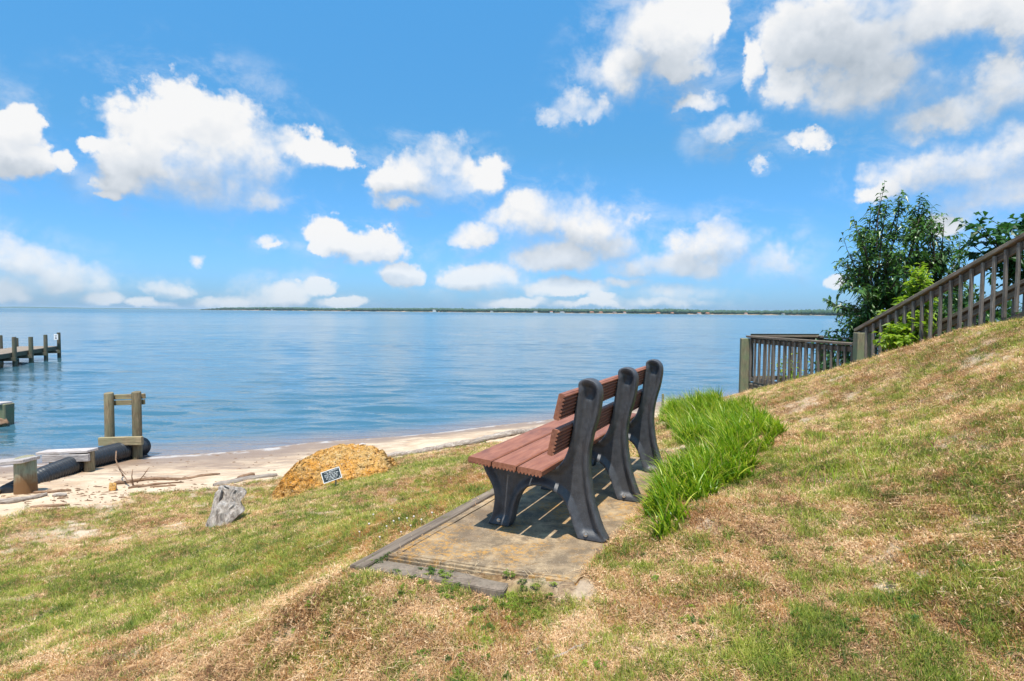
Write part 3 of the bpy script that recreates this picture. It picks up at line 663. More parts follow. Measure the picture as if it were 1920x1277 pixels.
# haze over the river
hz_ = bpy.data.materials.new('river_haze'); hz_.use_nodes = True; ht = NT(hz_.node_tree); ht.n.clear()
ho = ht.new('ShaderNodeOutputMaterial'); hv = ht.new('ShaderNodeVolumePrincipled'); hv.inputs['Color'].default_value = (0.62, 0.80, 0.95, 1); hv.inputs['Density'].default_value = 0.00005; hv.inputs['Anisotropy'].default_value = 0.0
ht.l.new(hv.outputs[0], ho.inputs['Volume']); bm = bmesh.new(); box_bm(bm, (52000, 52000, 55.0), Matrix.Translation((0, 0, -6 + 27.5))); hz = finish(bm, 'haze', hz_)
tag(hz, 'thin blue haze over the river', None, None, 'stuff')

# ------------------------------------------------------------------ bench
PLANE_B = np.array([math.sin(YAW), -math.cos(YAW)])
def catmull(P, n=6, closed=True):
    P = [np.array(p, float) for p in P]; out = []; N = len(P); R = range(N) if closed else range(N - 1)
    for i in R:
        g = (lambda k: P[k % N]) if closed else (lambda k: P[min(max(k, 0), N - 1)])
        p0, p1, p2, p3 = g(i - 1), g(i), g(i + 1), g(i + 2)
        for k in range(n):
            t_ = k / n; out.append(0.5 * ((2 * p1) + (-p0 + p2) * t_ + (2 * p0 - 5 * p1 + 4 * p2 - p3) * t_ ** 2 + (-p0 + 3 * p1 - 3 * p2 + p3) * t_ ** 3))
    if not closed: out.append(P[-1])
    return out
seg1 = catmull([(-.158,.800),(-.160,.830),(-.146,.850),(-.115,.860),(-.078,.854),(-.050,.830),(-.038,.788),(-.042,.727),(-.056,.650),(-.077,.575),(-.092,.502),(-.099,.430),(-.096,.360),(-.086,.280),(-.071,.205),(-.047,.127),(-.020,.060),(.008,.014)], 5, False)
seg2 = catmull([(-.006,.0),(-.152,.0)], 2, False)
seg3 = catmull([(-.158,.018),(-.176,.060),(-.196,.115),(-.220,.170),(-.252,.212),(-.298,.240),(-.347,.254),(-.397,.256),(-.446,.240),(-.487,.205),(-.512,.155),(-.530,.095),(-.540,.045),(-.556,.0)], 5, False)
seg4 = catmull([(-.575,.0),(-.690,.0)], 2, False)
seg5 = catmull([(-.688,.012),(-.668,.055),(-.656,.105),(-.652,.155),(-.660,.205),(-.685,.255),(-.715,.305),(-.730,.350),(-.733,.385)], 5, False)
seg6 = catmull([(-.728,.396),(-.30,.366)], 3, False)
seg7 = catmull([(-.275,.372),(-.242,.410),(-.216,.466),(-.200,.528),(-.189,.590),(-.181,.654),(-.171,.735)], 5, False)
OUT = [tuple(p) for p in seg1 + seg2 + seg3 + seg4 + seg5 + seg6 + seg7]
def resample(P, step):
    P = [np.array(p) for p in P]; P.append(P[0]); d = [0]
    for a_, b_ in zip(P, P[1:]): d.append(d[-1] + np.linalg.norm(b_ - a_))
    n = int(d[-1] / step); q = np.linspace(0, d[-1], n, endpoint=False); A = np.array(P)
    return np.stack([np.interp(q, d, A[:, 0]), np.interp(q, d, A[:, 1])], 1)
OUTR = resample(OUT, 0.0075)
def support_mesh():
    poly = [tuple(p) for p in OUTR]
    gx, gy = np.meshgrid(np.arange(-.75, .03, .0085), np.arange(0, .87, .0085)); gx = gx.ravel() + (np.arange(gx.size) % 2) * .002; gy = gy.ravel()
    ins = in_poly(gx, gy, poly); gx, gy = gx[ins], gy[ins]; d = poly_dist(gx, gy, poly); k = d > .0105; gx, gy = gx[k], gy[k]
    # a ring just inside the edge keeps the rounded rim clean
    c = np.array(poly); nx = np.roll(c, -1, 0) - np.roll(c, 1, 0); nx /= np.linalg.norm(nx, axis=1)[:, None] + 1e-9
    ring = c + np.stack([nx[:, 1], -nx[:, 0]], 1) * .0055
    ri = in_poly(ring[:, 0], ring[:, 1], poly); 
    if ri.mean() < .5: ring = c - np.stack([nx[:, 1], -nx[:, 0]], 1) * .0055; ri = in_poly(ring[:, 0], ring[:, 1], poly)
    ring = ring[ri & (poly_dist(ring[:, 0], ring[:, 1], poly) > .0045)]
    pts = np.concatenate([c, ring, np.stack([gx, gy], 1)]); N = len(c)
    vs, es, fs_, *_ = delaunay_2d_cdt([Vector(p) for p in pts], [(i, (i + 1) % N) for i in range(N)], [list(range(N))], 1, 1e-6)
    vs = np.array([v[:] for v in vs]); d = poly_dist(vs[:, 0], vs[:, 1], poly)
    onb = d < 1e-4
    u, v = vs[:, 0], vs[:, 1]
    # rim, recess, deep slot near the post's top, solid sloping foot at the bottom
    rim = np.clip((d - .017) / .026, 0, 1); rim = rim ** 1.3
    dome = .003 * np.sin(np.clip(d / .020, 0, 1) * math.pi)
    depth = .024
    topslot = np.exp(-((v - .775) / .035) ** 2) * (u > -.2); depth = depth + .009 * topslot
    foot = np.clip((.055 - v) / .03, 0, 1); depth = depth * (1 - .8 * foot) * 1.0
    rearleg = np.clip((.36 - v) / .12, 0, 1) * (u > -.24); depth = depth + .003 * rearleg * (1 - foot)
    h = .0335 + dome - depth * rim - .006 * np.clip(1 - d / .005, 0, 1) ** 2
    n0 = len(vs); V3 = [(u[i], h[i], v[i]) for i in range(n0)] + [(u[i], -h[i], v[i]) for i in range(n0)]
    F3 = []
    for f in fs_: F3.append(tuple(f)); F3.append(tuple(i + n0 for i in reversed(f)))
    cnt = {}
    for f in fs_:
        for a_, b_ in zip(f, f[1:] + f[:1]): cnt[(a_, b_)] = 1
    for (a_, b_) in cnt:
        if (b_, a_) not in cnt: F3.append((b_, a_, a_ + n0, b_ + n0))
    me = bpy.data.meshes.new('support'); me.from_pydata(V3, [], F3); bm = bmesh.new(); bm.from_mesh(me); bmesh.ops.recalc_face_normals(bm, faces=bm.faces); bm.to_mesh(me); bm.free()
    me.polygons.foreach_set('use_smooth', np.ones(len(me.polygons), bool)); me.set_sharp_from_angle(angle=math.radians(50)); me.materials.append(MAT['black']); return me
bench = empty('park_bench', (O_[0], O_[1], 0.0), YAW - math.pi / 2, 'brown plank park bench with three black moulded supports on the concrete slab facing the river', 'bench')
sm = support_mesh(); SP = 0.77
for i in range(3):
    o = link(bpy.data.objects.new('support', sm), bench); o.location = (0, SP * i + .035, 0)
    for (bu, bv) in [(-.105, .020), (-.62, .020)]:
        bm = bmesh.new(); bmesh.ops.create_cone(bm, segments=16, radius1=.011, radius2=.011, depth=.008, cap_ends=True, matrix=Matrix.Translation((0, 0, 0)) @ Matrix.Rotation(math.pi / 2, 4, 'X'))
        bmesh.ops.create_cone(bm, segments=6, radius1=.0065, radius2=.006, depth=.016, cap_ends=True, matrix=Matrix.Translation((0, -.004, 0)) @ Matrix.Rotation(math.pi / 2, 4, 'X'))
        b = finish(bm, 'bolt', MAT['bolt'], o); b.location = (bu, -.036, bv + .012)
def plank_mesh(width, thick, L, teeth):
    """cross-section in (x across, z); rounded top, grooved underside, extruded along y; subdivided so the end profile stays crisp"""
    w = width / 2; top = [(-w, -thick * .25), (-w, thick * .5 - .006), (-w + .006, thick * .5), (w - .006, thick * .5), (w, thick * .5 - .006), (w, -thick * .25)]
    bot = []
    for k in range(teeth):
        x0 = w - width * k / teeth; dx = width / teeth
        for q, zz in [(.12, -.25), (.30, -.48), (.50, -.54), (.70, -.48), (.88, -.25)]: bot.append((x0 - dx * q, thick * (zz if True else 0)))
    P = top + bot; n_ = len(P); V_ = []
    for y in (0, L): V_ += [(p[0], y, p[1]) for p in P]
    F_ = [tuple(range(n_)), tuple(range(2 * n_ - 1, n_ - 1, -1))] + [(i, i + n_, (i + 1) % n_ + n_, (i + 1) % n_) for i in range(n_)]
    me = bpy.data.meshes.new('plank'); me.from_pydata(V_, [], F_); bm = bmesh.new(); bm.from_mesh(me)
    bmesh.ops.recalc_face_normals(bm, faces=bm.faces); bm.to_mesh(me); bm.free(); me.materials.append(MAT['plank']); return me
LB = SP * 2 + .07 + .40; tilt = math.atan2(.0303, .43)
pm = plank_mesh(.138, .036, LB, 7)
for k in range(3):
    o = link(bpy.data.objects.new('seat_plank', pm), bench); uc = -.709 + .069 + k * .1465
    o.location = (uc, -.20, .4292 - .0303 * (uc + .709) / .43 - .018); o.rotation_euler = (0, tilt, 0)
for (u_, v_, a_) in [(-.219, .550, math.radians(-78)), (-.187, .733, math.radians(-77))]:
    o = link(bpy.data.objects.new('back_plank', pm), bench); o.location = (u_, -.20, v_); o.rotation_euler = (0, a_, 0)

# ------------------------------------------------------------------ concrete slab with timber border
pad = empty('concrete_slab', (0, 0, 0), 0, 'stained concrete slab with orange lichen and raised border under the bench', 'slab')
def slab(name, poly, z0, z1, m, parent, bev=.008, sub=None):
    bm = bmesh.new(); vs = [bm.verts.new((*p, z1)) for p in poly]; f = bm.faces.new(vs)
    if f.normal.z < 0: f.normal_flip()
    r = bmesh.ops.extrude_face_region(bm, geom=[f]); 
    for v in [g for g in r['geom'] if isinstance(g, bmesh.types.BMVert)]: v.co.z = z0
    bmesh.ops.recalc_face_normals(bm, faces=bm.faces)
    bmesh.ops.bevel(bm, geom=[e for e in bm.edges if abs(e.verts[0].co.z - z1) < 1e-5 and abs(e.verts[1].co.z - z1) < 1e-5], offset=bev, segments=2, affect='EDGES')
    return finish(bm, name, m, parent, angle=40)
Ps = [np.array(p) for p in PAD]
slab('slab', PAD, -.16, 0.0, MAT['concrete'], pad, .012)
def lip(a, b, off0, off1, z0, z1, name, m, e0=0, e1=0):
    a = np.array(a); b = np.array(b); d = (b - a) / np.linalg.norm(b - a); n_ = np.array([-d[1], d[0]])
    A = a - d * e0; B2 = b + d * e1; k = 14; poly = []
    for i in range(k + 1): t_ = i / k; w = random.uniform(-.004, .004); poly.append(tuple(A + (B2 - A) * t_ + n_ * (off0 + w)))
    for i in range(k, -1, -1): t_ = i / k; w = random.uniform(-.004, .004); poly.append(tuple(A + (B2 - A) * t_ + n_ * (off1 + w)))
    return slab(name, poly, z0, z1, m, pad, .004)
lip(Ps[0], Ps[1], .030, .062, -.01, .0045, 'raised_lip', MAT['concrete'], -.05, -.03)
lip(Ps[0], Ps[3], -.030, -.058, -.01, .004, 'raised_lip', MAT['concrete'], -.05, -.1)
pad2 = empty('border_timber', (0, 0, 0))
tb = lip(Ps[0], Ps[3], .018, .100, -.10, -.012, 'border_timber', MAT['sidetimber'], .14, -.1); tb.parent = None
tag(tb, 'weathered grey timber edging along the lawn side of the concrete slab', 'timber', 'timber edging round the slab')
tb = lip(Ps[0], Ps[1], -.014, -.135, -.12, -.018, 'border_timber', MAT['border'], .02, -.30); tb.parent = None
tag(tb, 'weathered grey timber edging at the near end of the concrete slab', 'timber', 'timber edging round the slab')
bpy.data.objects.remove(pad2)

# ------------------------------------------------------------------ boulder, plaque, stump, driftwood
def lerp(a, b, t): return a + (b - a) * t
def build_boulder():
    fr = [hit(*p) for p in [(511,941),(538,937),(575,922),(610,911),(650,902),(690,895),(727,887),(748,876)]]
    topz = [(.10), .28, .37, .40, .41, .36, .24, .03]; dep = [.10,.45,.80,1.0,1.05,1.0,.70,.12]
    bk = np.array([-.42, .91]); ns, nt_ = 110, 80; V_ = []
    for i in range(ns):
        s = i / (ns - 1) * 7; k = min(int(s), 6); f = s - k; f2 = f
        p = lerp(fr[k], fr[k + 1], f2); H = lerp(topz[k], topz[k + 1], f2); D = lerp(dep[k], dep[k + 1], f2)
        for j in range(nt_):
            t_ = j / (nt_ - 1); b = math.sin(min(1, t_ * 1.35 + .02) * math.pi / 2) ** .62 * (1 - max(0, (t_ - .62) / .38) ** 2.2)
            V_.append([p[0] + bk[0] * D * (t_ - .02), p[1] + bk[1] * D * (t_ - .02), p[2] - .06 + (H + .06) * b])
    V_ = np.array(V_)
    F_ = [(i * nt_ + j, (i + 1) * nt_ + j, (i + 1) * nt_ + j + 1, i * nt_ + j + 1) for i in range(ns - 1) for j in range(nt_ - 1)]
    x, y, z = V_.T; n = fbm(x + z, y - z, 3.0, 3) - .5; n2 = fbm(x * 1 + z * 1.3, y + z, 14, 4) - .5; n3 = fbm(x + z, y + z * 2, 38, 3) - .5
    hn = np.clip((z - (z.min())) / .2, .3, 1)
    V_[:, 2] += (n * .12 + n2 * .05 + n3 * .05) * hn; V_[:, 0] += (n2 * .05 + n3 * .04) * hn; V_[:, 1] += (n2 * .06 - n3 * .05) * hn
    # pits
    pit = np.clip((fbm(x * 1 + 11 + z, y + z, 22, 2) - .62) * 6, 0, 1); V_[:, 2] -= pit * .045 * hn; V_[:, 1] += pit * .03
    c = np.array([V_[:, 0].mean(), V_[:, 1].mean(), V_[:, 2].min()])
    o = mesh_np('boulder', V_ - c, np.array(F_), MAT['boulder'], smooth=True); o.location = c
    tag(o, 'large rough orange boulder of pitted stone at the lawn edge above the beach', 'boulder')
build_boulder()
def hexa(name, cor, res, noise, nscale, material, label=None, cat=None, group=None, groove=0):
    """cor: 8 corners, 4 bottom then 4 top, trilinear; displaced"""
    cor = np.array(cor, float); c0 = cor[:4].mean(0); bm = bmesh.new(); bmesh.ops.create_cube(bm, size=1); bmesh.ops.subdivide_edges(bm, edges=bm.edges, cuts=res, use_grid_fill=True)
    for v in bm.verts:
        a, b, c = v.co.x + .5, v.co.y + .5, v.co.z + .5
        lo = lerp(lerp(cor[0], cor[1], a), lerp(cor[3], cor[2], a), b); hi = lerp(lerp(cor[4], cor[5], a), lerp(cor[7], cor[6], a), b)
        p = lerp(lo, hi, c); q = p * nscale
        d = np.array([float(fbm(np.array([q[1] + 3 + k]), np.array([q[2] + q[0] * .7 + 9 * k]), 1, 4)[0]) - .5 for k in range(3)]) * noise
        if groove: d += np.array([0, -1, .3]) * (float(fbm(np.array([a * 11.0]), np.array([c * 1.2 + b]), 1, 3)[0]) - .5) * groove
        # round the corners
        e = np.array([abs(a - .5), abs(b - .5), abs(c - .5)]) * 2; rr = np.sort(e)[1]; ctr = cor.mean(0)
        p = p + (ctr - p) * .10 * rr ** 4
        v.co = Vector(p + d - c0)
    o = finish(bm, name, material, angle=60); o.location = c0; return tag(o, label, cat, group)
a0 = hit(388, 998); a1 = hit(437, 984); b1 = hit(462, 948); a0[2] -= .05; a1[2] -= .05; b1[2] -= .06
b0 = a0 + (b1 - a1); t0 = at(418, 912, a0[1] + .42); t1 = at(467, 915, a1[1] + .45)
tk = np.array([-.10, .17, 0])
hexa('tree_stump', [a0, a1, a1 + tk, a0 + tk, t0, t1, t1 + tk * .8 - [0, 0, .06], t0 + tk * .8 - [0, 0, .05]], 16, .13, 7.0, MAT['stump'], 'grey weathered stump slab leaning out of the lawn left of the orange boulder', 'stump', groove=.10)
s0 = hit(388, 955); 
t2 = at(408, 915, a0[1] + .40)
hexa('bark_slab', [a0 + [-.03, .02, 0], a0 + [.05, .05, 0], a0 + [.02, .16, 0], a0 + [-.07, .12, 0], t2 + [-.03, 0, -.05], t2 + [.05, .0, 0], t2 + [.03, .1, -.03], t2 + [-.06, .1, -.1]], 8, .06, 9.0, MAT['stump'],
     'narrow dark slab of bark standing against the left side of the grey stump', 'bark', groove=.05)
st = hit(566, 862)
hexa('pale_stone', [(-2.95, 9.95, -1.55), (-2.45, 10.35, -1.55), (-2.5, 10.6, -1.55), (-3.1, 10.2, -1.55), (-2.92, 9.98, -1.22), (-2.45, 10.38, -1.02), (-2.5, 10.5, -1.02), (-3.0, 10.1, -1.2)], 8, .05, 6, MAT['bleached'],
     'pale grey slab of stone behind the left shoulder of the orange boulder', 'stone')

# plaque
pl = empty('plaque', tuple(at(621.5, 891, 8.62)), 0, 'small dark plaque with silver border and lettering in front of the orange boulder', 'plaque')
pl.rotation_euler = (math.radians(90 - 24), math.radians(0), math.radians(10))
plm = pl.rotation_euler.to_matrix() @ Matrix.Rotation(math.radians(18), 3, 'Z'); pl.rotation_euler = plm.to_euler()
PW, PH = .262, .165
bm = bmesh.new(); box_bm(bm, (PW, PH, .008), bevel=.002); finish(bm, 'panel', MAT['plaque'], pl)
bm = bmesh.new()
for (sx_, sy_, w_, h_) in [(0, PH / 2 - .005, PW, .009), (0, -PH / 2 + .005, PW, .009), (-PW / 2 + .005, 0, .009, PH - .019), (PW / 2 - .005, 0, .009, PH - .019)]:
    box_bm(bm, (w_, h_, .003), Matrix.Translation((sx_, sy_, .0056)))
finish(bm, 'border', MAT['plaque_text'], pl)
bm = bmesh.new(); lines = [.9, .62, .84, .80, .74, .70, .55]
for r_, wl in enumerate(lines):
    y = PH / 2 - .024 - r_ * .0187; x = -wl * PW * .43 + random.uniform(-.004, .004); end = wl * PW * .43
    while x < end:
        w_ = random.uniform(.004, .0075); 
        if random.random() > .17: box_bm(bm, (w_, random.choice([.006, .0075, .0075, .005]), .002), Matrix.Translation((x + w_ / 2, y + random.uniform(-.001, .001), .005)))
        x += w_ + .0022
box_bm(bm, (.010, .012, .002), Matrix.Translation((PW * .40, -PH * .33, .005)))
finish(bm, 'lettering', MAT['plaque_text'], pl)['kind'] = 'stuff'
bm = bmesh.new(); box_bm(bm, (.018, .26, .006), Matrix.Translation((0.03, -.11, -.009)) @ Matrix.Rotation(math.radians(-18), 4, 'Z'), .001); finish(bm, 'stake', MAT['plaque'], pl)

def on_ground(px, py, up=0.0):
    p = hit(px, py); return Vector((p[0], p[1], p[2] + up))
def log(name, pts_px, r0, r1, material, label, cat, group=None, wob=.3, up=.6, nseg=10, noise=.14, n=None, flat=1.0):
    P = [on_ground(*p) for p in pts_px]; L = sum((P[i + 1] - P[i]).length for i in range(len(P) - 1)); n = n or max(6, int(L / .12))
    out = []
    for i in range(n + 1):
        s = i / n * (len(P) - 1); k = min(int(s), len(P) - 2); p = P[k].lerp(P[k + 1], s - k); r = r0 + (r1 - r0) * i / n
        p = Vector((p.x, p.y, max(gz(p.x, p.y), p.z - .05) + r * up)); w = r * wob
        out.append(p + Vector((random.uniform(-w, w), random.uniform(-w, w), random.uniform(-w, w) * .5)))
    base = out[0].copy(); d = (out[-1] - out[0]); rz = math.atan2(d.y, d.x); Rm_ = Matrix.Rotation(-rz, 3, 'Z')
    loc = [Rm_ @ (p - base) for p in out]; rad = [(r0 + (r1 - r0) * i / n) * (.55 if i in (0, n) else 1) for i in range(n + 1)]
    V_, F_ = tube_np(loc, rad, nseg, noise); A = Acc(); A.add((V_, F_)); o = A.build(name, material, smooth=True, angle=55); o.location = base; o.rotation_euler = (0, 0, rz)
    if flat != 1.0: o.scale = (1, 1, flat)
    return tag(o, label, cat, group)
log('driftwood_log', [(716,860),(800,848),(880,834),(960,817),(1040,800)], .05, .075, MAT['drift'], 'long silver driftwood log lying where the lawn meets the sand right of the orange boulder', 'log', wob=.12, flat=1.0)
log('driftwood_log', [(400,912),(450,903),(520,893)], .06, .05, MAT['drift'], 'half buried sandy log between the grey stump and the orange boulder', 'log', wob=.2, up=.1)
log('driftwood_log', [(214,910),(260,903),(330,901),(413,890)], .035, .022, MAT['driftbrown'], 'long thin brown driftwood pole on the sand right of the drain pipe', 'driftwood', 'driftwood on the beach')
log('driftwood_log', [(240,917),(290,910),(345,905)], .028, .012, MAT['driftbrown'], 'short forked stick lying in front of the long brown pole on the sand', 'driftwood', 'driftwood on the beach')
log('driftwood_log', [(281,915),(330,912)], .020, .016, MAT['driftbrown'], 'small dark stick on the sand halfway between the pole and the grass', 'driftwood', 'driftwood on the beach')
log('driftwood_log', [(-60,948),(20,945),(88,931)], .05, .035, MAT['drift'], 'pale grey driftwood log at the left edge in front of the stout piling', 'driftwood', 'driftwood on the beach')
log('driftwood_log', [(58,925),(95,925),(134,921)], .02, .025, MAT['driftbrown'], 'thin brown stick on the sand right of the stout piling', 'driftwood', 'driftwood on the beach')
log('driftwood_log', [(100,932),(126,930)], .035, .03, MAT['drift'], 'short grey chunk of driftwood beside the grass below the drain pipe', 'driftwood', 'driftwood on the beach')
log('driftwood_log', [(-20,930),(5,925),(20,919)], .05, .02, MAT['driftbrown'], 'dark root lying left of the stout piling at the picture edge', 'driftwood', 'driftwood on the beach')
log('driftwood_log', [(56,953),(90,951),(130,948)], .022, .022, MAT['driftbrown'], 'brown stick along the grass edge under the grey driftwood log', 'driftwood', 'driftwood on the beach')
log('driftwood_log', [(445,897),(478,893)], .022, .05, MAT['driftbrown'], 'flat brown bark chip on the sand left of the orange boulder', 'driftwood', 'driftwood on the beach')
def twig(pts, r, label):
    A = Acc(); 
    for q in pts:
        P = [Vector(at(*p)) for p in q]; A.add(tube_np(P, [r * (1 - .6 * i / max(1, len(P) - 1)) for i in range(len(P))], 5, .1))
    base = A.V[0].copy(); A.V = [v - base for v in A.V]; o = A.build('twig', MAT['driftbrown']); o.location = base; return tag(o, label, 'twig', 'twigs on sand and lawn')
hy = hit(262, 917)[1]
twig([[(218,846,hy+.9),(217,862,hy+.7),(225,882,hy+.45),(240,903,hy+.15),(265,918,hy)],[(222,876,hy+.5),(236,890,hy+.2)],[(250,912,hy+.05),(247,893,hy+.05),(249,880,hy+.1)],[(257,905,hy),(268,893,hy),(280,876,hy)],[(230,893,hy+.3),(228,886,hy+.3)]], .012, 'bare arching twig standing out of the sand in front of the black pipe')
def lawn_stick(p, r, label, m='drift'):
    log('twig', p, r, r * .6, MAT[m], label, 'twig', 'twigs on sand and lawn', wob=1.0, up=1.6, nseg=6, n=9)
lawn_stick([(1035,1243),(1075,1222),(1110,1203)], .0065, 'longest grey twig lying in the dry grass below the slab')
lawn_stick([(985,1236),(1008,1222),(1016,1210)], .0055, 'short grey twig left of the longest twig in the dry grass')
lawn_stick([(1005,862+60),(1013,923)], .003, 'tiny twig on the slab under the bench') if False else None
lawn_stick([(1240,1003),(1247,985),(1254,972)], .006, 'dead grey stem at the foot of the nearest strap grass')
lawn_stick([(585,1158),(625,1162),(655,1165)], .003, 'thin straw coloured twig in the brown grass at lower left', 'dry') if False else None
hexa('beach_stone', [hit(204,921), hit(218,922), hit(219,918) , hit(205,917), hit(204,921)+[0,.02,.12], hit(218,922)+[0,.02,.11], hit(218,918)+[0,0,.10], hit(206,917)+[0,0,.11]], 5, .05, 9, MAT['boulder'], 'small brown stone alone on the sand below the drain pipe', 'stone')

# ------------------------------------------------------------------ drain pipe and its timber supports
def pipe_section(P, r0, r1, ribs, amp, name, parent, band=None):
    P = [Vector(p) for p in P]; n = ribs * 4; out = []; rad = []
    for i in range(n + 1):
        s = i / n * (len(P) - 1); k = min(int(s), len(P) - 2); out.append(P[k].lerp(P[k + 1], s - k)); r = r0 + (r1 - r0) * i / n
        rad.append(r + amp * (1 if i % 4 in (1, 2) else -1))
    A = Acc(); A.add(tube_np(out, rad, 28, 0, True)); return A.build(name, MAT['pipe'], parent, smooth=True, angle=70)
pp = [hit(46, 920), hit(100, 900), hit(151, 887)]; pq = [hit(160, 884), hit(215, 872), hit(268, 860)]
P1 = [Vector((x_, y_, gz(x_, y_) + z_)) for x_, y_, z_ in ((-7.70, 9.30, -.02), (-7.83, 10.2, .07), (-7.94, 11.06, .12))]
P2 = [Vector((x_, y_, gz(x_, y_) + z_)) for x_, y_, z_ in ((-7.93, 11.12, .14), (-7.86, 12.2, .17), (-7.80, 12.95, .19))]
dp = empty('drain_pipe', tuple(P1[0]), 0, 'black corrugated drain pipe running under the timber frames across the beach to the water', 'pipe')
def sub(P, o): return [p - Vector(o.location) for p in P]
pipe_section(sub(P1, dp), .135, .150, 22, .024, 'pipe_section', dp); pipe_section(sub(P2, dp), .178, .172, 30, .015, 'pipe_section', dp)
A = Acc(); d_ = (P2[1] - P2[0]).normalized(); A.add(tube_np(sub([P2[0] - d_ * .07, P2[0] + d_ * .06], dp), .200, 28)); A.build('coupling_band', MAT['pipe'], dp, angle=50)
A = Acc(); q = P2[0].lerp(P2[2], .68); A.add(tube_np(sub([q - d_ * .04, q + d_ * .04], dp), .190, 28)); A.build('coupling_band', MAT['pipe'], dp, angle=50)

def piling(px, ybase, ytop, r, m, parent, sink=.4, Y=None, name='piling'):
    b = hit(px, ybase) if Y is None else at(px, ybase, Y); t_ = at(px, ytop, b[1]); b = Vector((b[0], b[1] + r, b[2])); hgt = t_[2] - b.z
    path = [(0, 0, -sink), (0, 0, 0), (0.004, 0, hgt * .5), (0, 0.003, hgt - .02), (0, 0, hgt)]; A = Acc(); A.add(tube_np(path, [r * 1.04, r * 1.03, r, r * .985, r * .93], 20, .025))
    o = A.build(name, m, smooth=True, angle=45); 
    if parent is not None:
        o.parent = parent; o.location = b - Vector(parent.location)
    else: o.location = b
    return o, b, Vector((b.x, b.y, b.z + hgt))
fr1 = empty('pipe_frame', tuple(hit(253, 862)), 0, 'tall timber frame of two round pilings with crossbeams straddling the black pipe', 'timber frame')
oR, bR, tR = piling(253, 862, 736, .088, MAT['pile'], fr1); oL, bL, tL = piling(201, 858, 738, .090, MAT['pile'], fr1, Y=bR.y + .05)
def bm_(name, A_, B_, w, h, m, par, **k):
    A_ = Vector(A_); B_ = Vector(B_); mt, L = frame_mtx(A_, B_); bm = bmesh.new(); box_bm(bm, (L, w, h), Matrix(), .006, .003); o = finish(bm, name, m); o.parent = par; mt.translation -= Vector(par.location); o.matrix_basis = mt; return o
def shift(p, dx=0, dy=0, dz=0): return Vector((p.x + dx, p.y + dy, p.z + dz))
yb = bR.y + .12
bm_('crossbeam', shift(tL, .05, .11, -.10), shift(tR, .10, .13, -.10), .05, .10, MAT['beam'], fr1)
bm_('crossbeam', shift(tL, .05, .11, -.22), shift(tR, .09, .13, -.22), .05, .10, MAT['beam'], fr1)
pa = at(186, 828, bR.y - .12); pb = at(267, 826, bR.y - .15)
bm_('crossbeam', tuple(pa), tuple(pb), .08, .165, MAT['beam'], fr1)
fr2 = empty('pipe_frame', tuple(hit(161, 886)), 0, 'low timber frame with a bleached top plank over the middle of the black pipe', 'timber frame')
oR, bR, tR = piling(162, 886, 847, .085, MAT['pile'], fr2); oL, bL, tL = piling(96, 884, 849, .085, MAT['pile'], fr2, Y=bR.y + .15)
bm_('top_plank', shift(Vector(at(78, 846, bR.y + .12)), 0, 0, -.02), Vector(at(174, 844, bR.y - .02)), .26, .045, MAT['bleached'], fr2)
bm_('crossbeam', Vector(at(81, 860, bR.y - .02)), Vector(at(167, 858, bR.y - .14)), .06, .13, MAT['bleached'], fr2)
fr3 = empty('capped_piling', tuple(hit(34, 928)), 0, 'stout rust-stained round piling with a plank across its top at the left edge', 'piling')
oR, bR, tR = piling(34, 928, 863, .145, MAT['pilestain'], fr3)
bm_('cap_plank', Vector(at(-50, 872, bR.y + .10)), Vector(at(59, 861, bR.y - .08)), .30, .05, MAT['bleached'], fr3)
# broken timber in the shallows
wt = empty('broken_piling', tuple(atz(2, 797, WATER)), 0, 'broken dark timber stub with a rusty board standing in the shallows at the left edge', 'piling')
Yw_ = wt.location.y
bm_('timber', Vector(at(-28, 756, Yw_ + .2)), Vector(at(12, 756, Yw_ + .1)), .34, .05, MAT['bleached'], wt)
p1 = at(-14, 770, Yw_); bm = bmesh.new(); box_bm(bm, (.66, .30, .85), Matrix.Translation(Vector((p1[0], p1[1] + .15, WATER + .12)) - wt.location), .02, .02); finish(bm, 'timber', MAT['post'], wt)
hexa('wet_rock', [(Vector(at(-40, 800, Yw_ - .1)))[:], (Vector(at(17, 797, Yw_ - .1)))[:], (Vector(at(17, 794, Yw_ + .3)))[:], (Vector(at(-40, 796, Yw_ + .3)))[:], at(-40, 779, Yw_), at(10, 781, Yw_), at(10, 781, Yw_ + .25), at(-40, 779, Yw_ + .3)], 6, .12, 5, MAT['driftbrown'],
     'rusty brown rock in the water at the foot of the broken timber stub', 'rock')
sp_, b_, t_ = piling(1243, 760, 739, .03, MAT['post'], None, Y=15.5, name='stake'); tag(sp_, 'thin wooden stake at the shoreline right of the farthest bench support', 'stake')

# ------------------------------------------------------------------ dock
DZ = -1.15; e = np.array([(105.7 - 960) / FPX * 38.1, 38.1]); dd = np.array([2.0, -5.85]); dd /= np.linalg.norm(dd); dl_ = np.array([dd[1], -dd[0]]) 
if dl_[0] > 0: dl_ = -dl_
dock = empty('wooden_dock', (e[0], e[1], DZ), math.atan2(dd[1], dd[0]), 'weathered wooden dock on round pilings reaching into the river at the left edge', 'dock')
LD = 18.0; WD = 1.9; sgn = 1 if (math.cos(dock.rotation_euler.z + math.pi / 2) * dl_[0] + math.sin(dock.rotation_euler.z + math.pi / 2) * dl_[1]) > 0 else -1
bm = bmesh.new(); x = 0
while x < LD:
    box_bm(bm, (.138, WD, .035), Matrix.Translation((x + .07, sgn * WD / 2, random.uniform(-.004, .004))) @ Matrix.Rotation(random.uniform(-.008, .008), 4, 'Z')); x += .145
dk = finish(bm, 'deck_board', MAT['dockdeck'], dock); dk['kind'] = 'stuff'
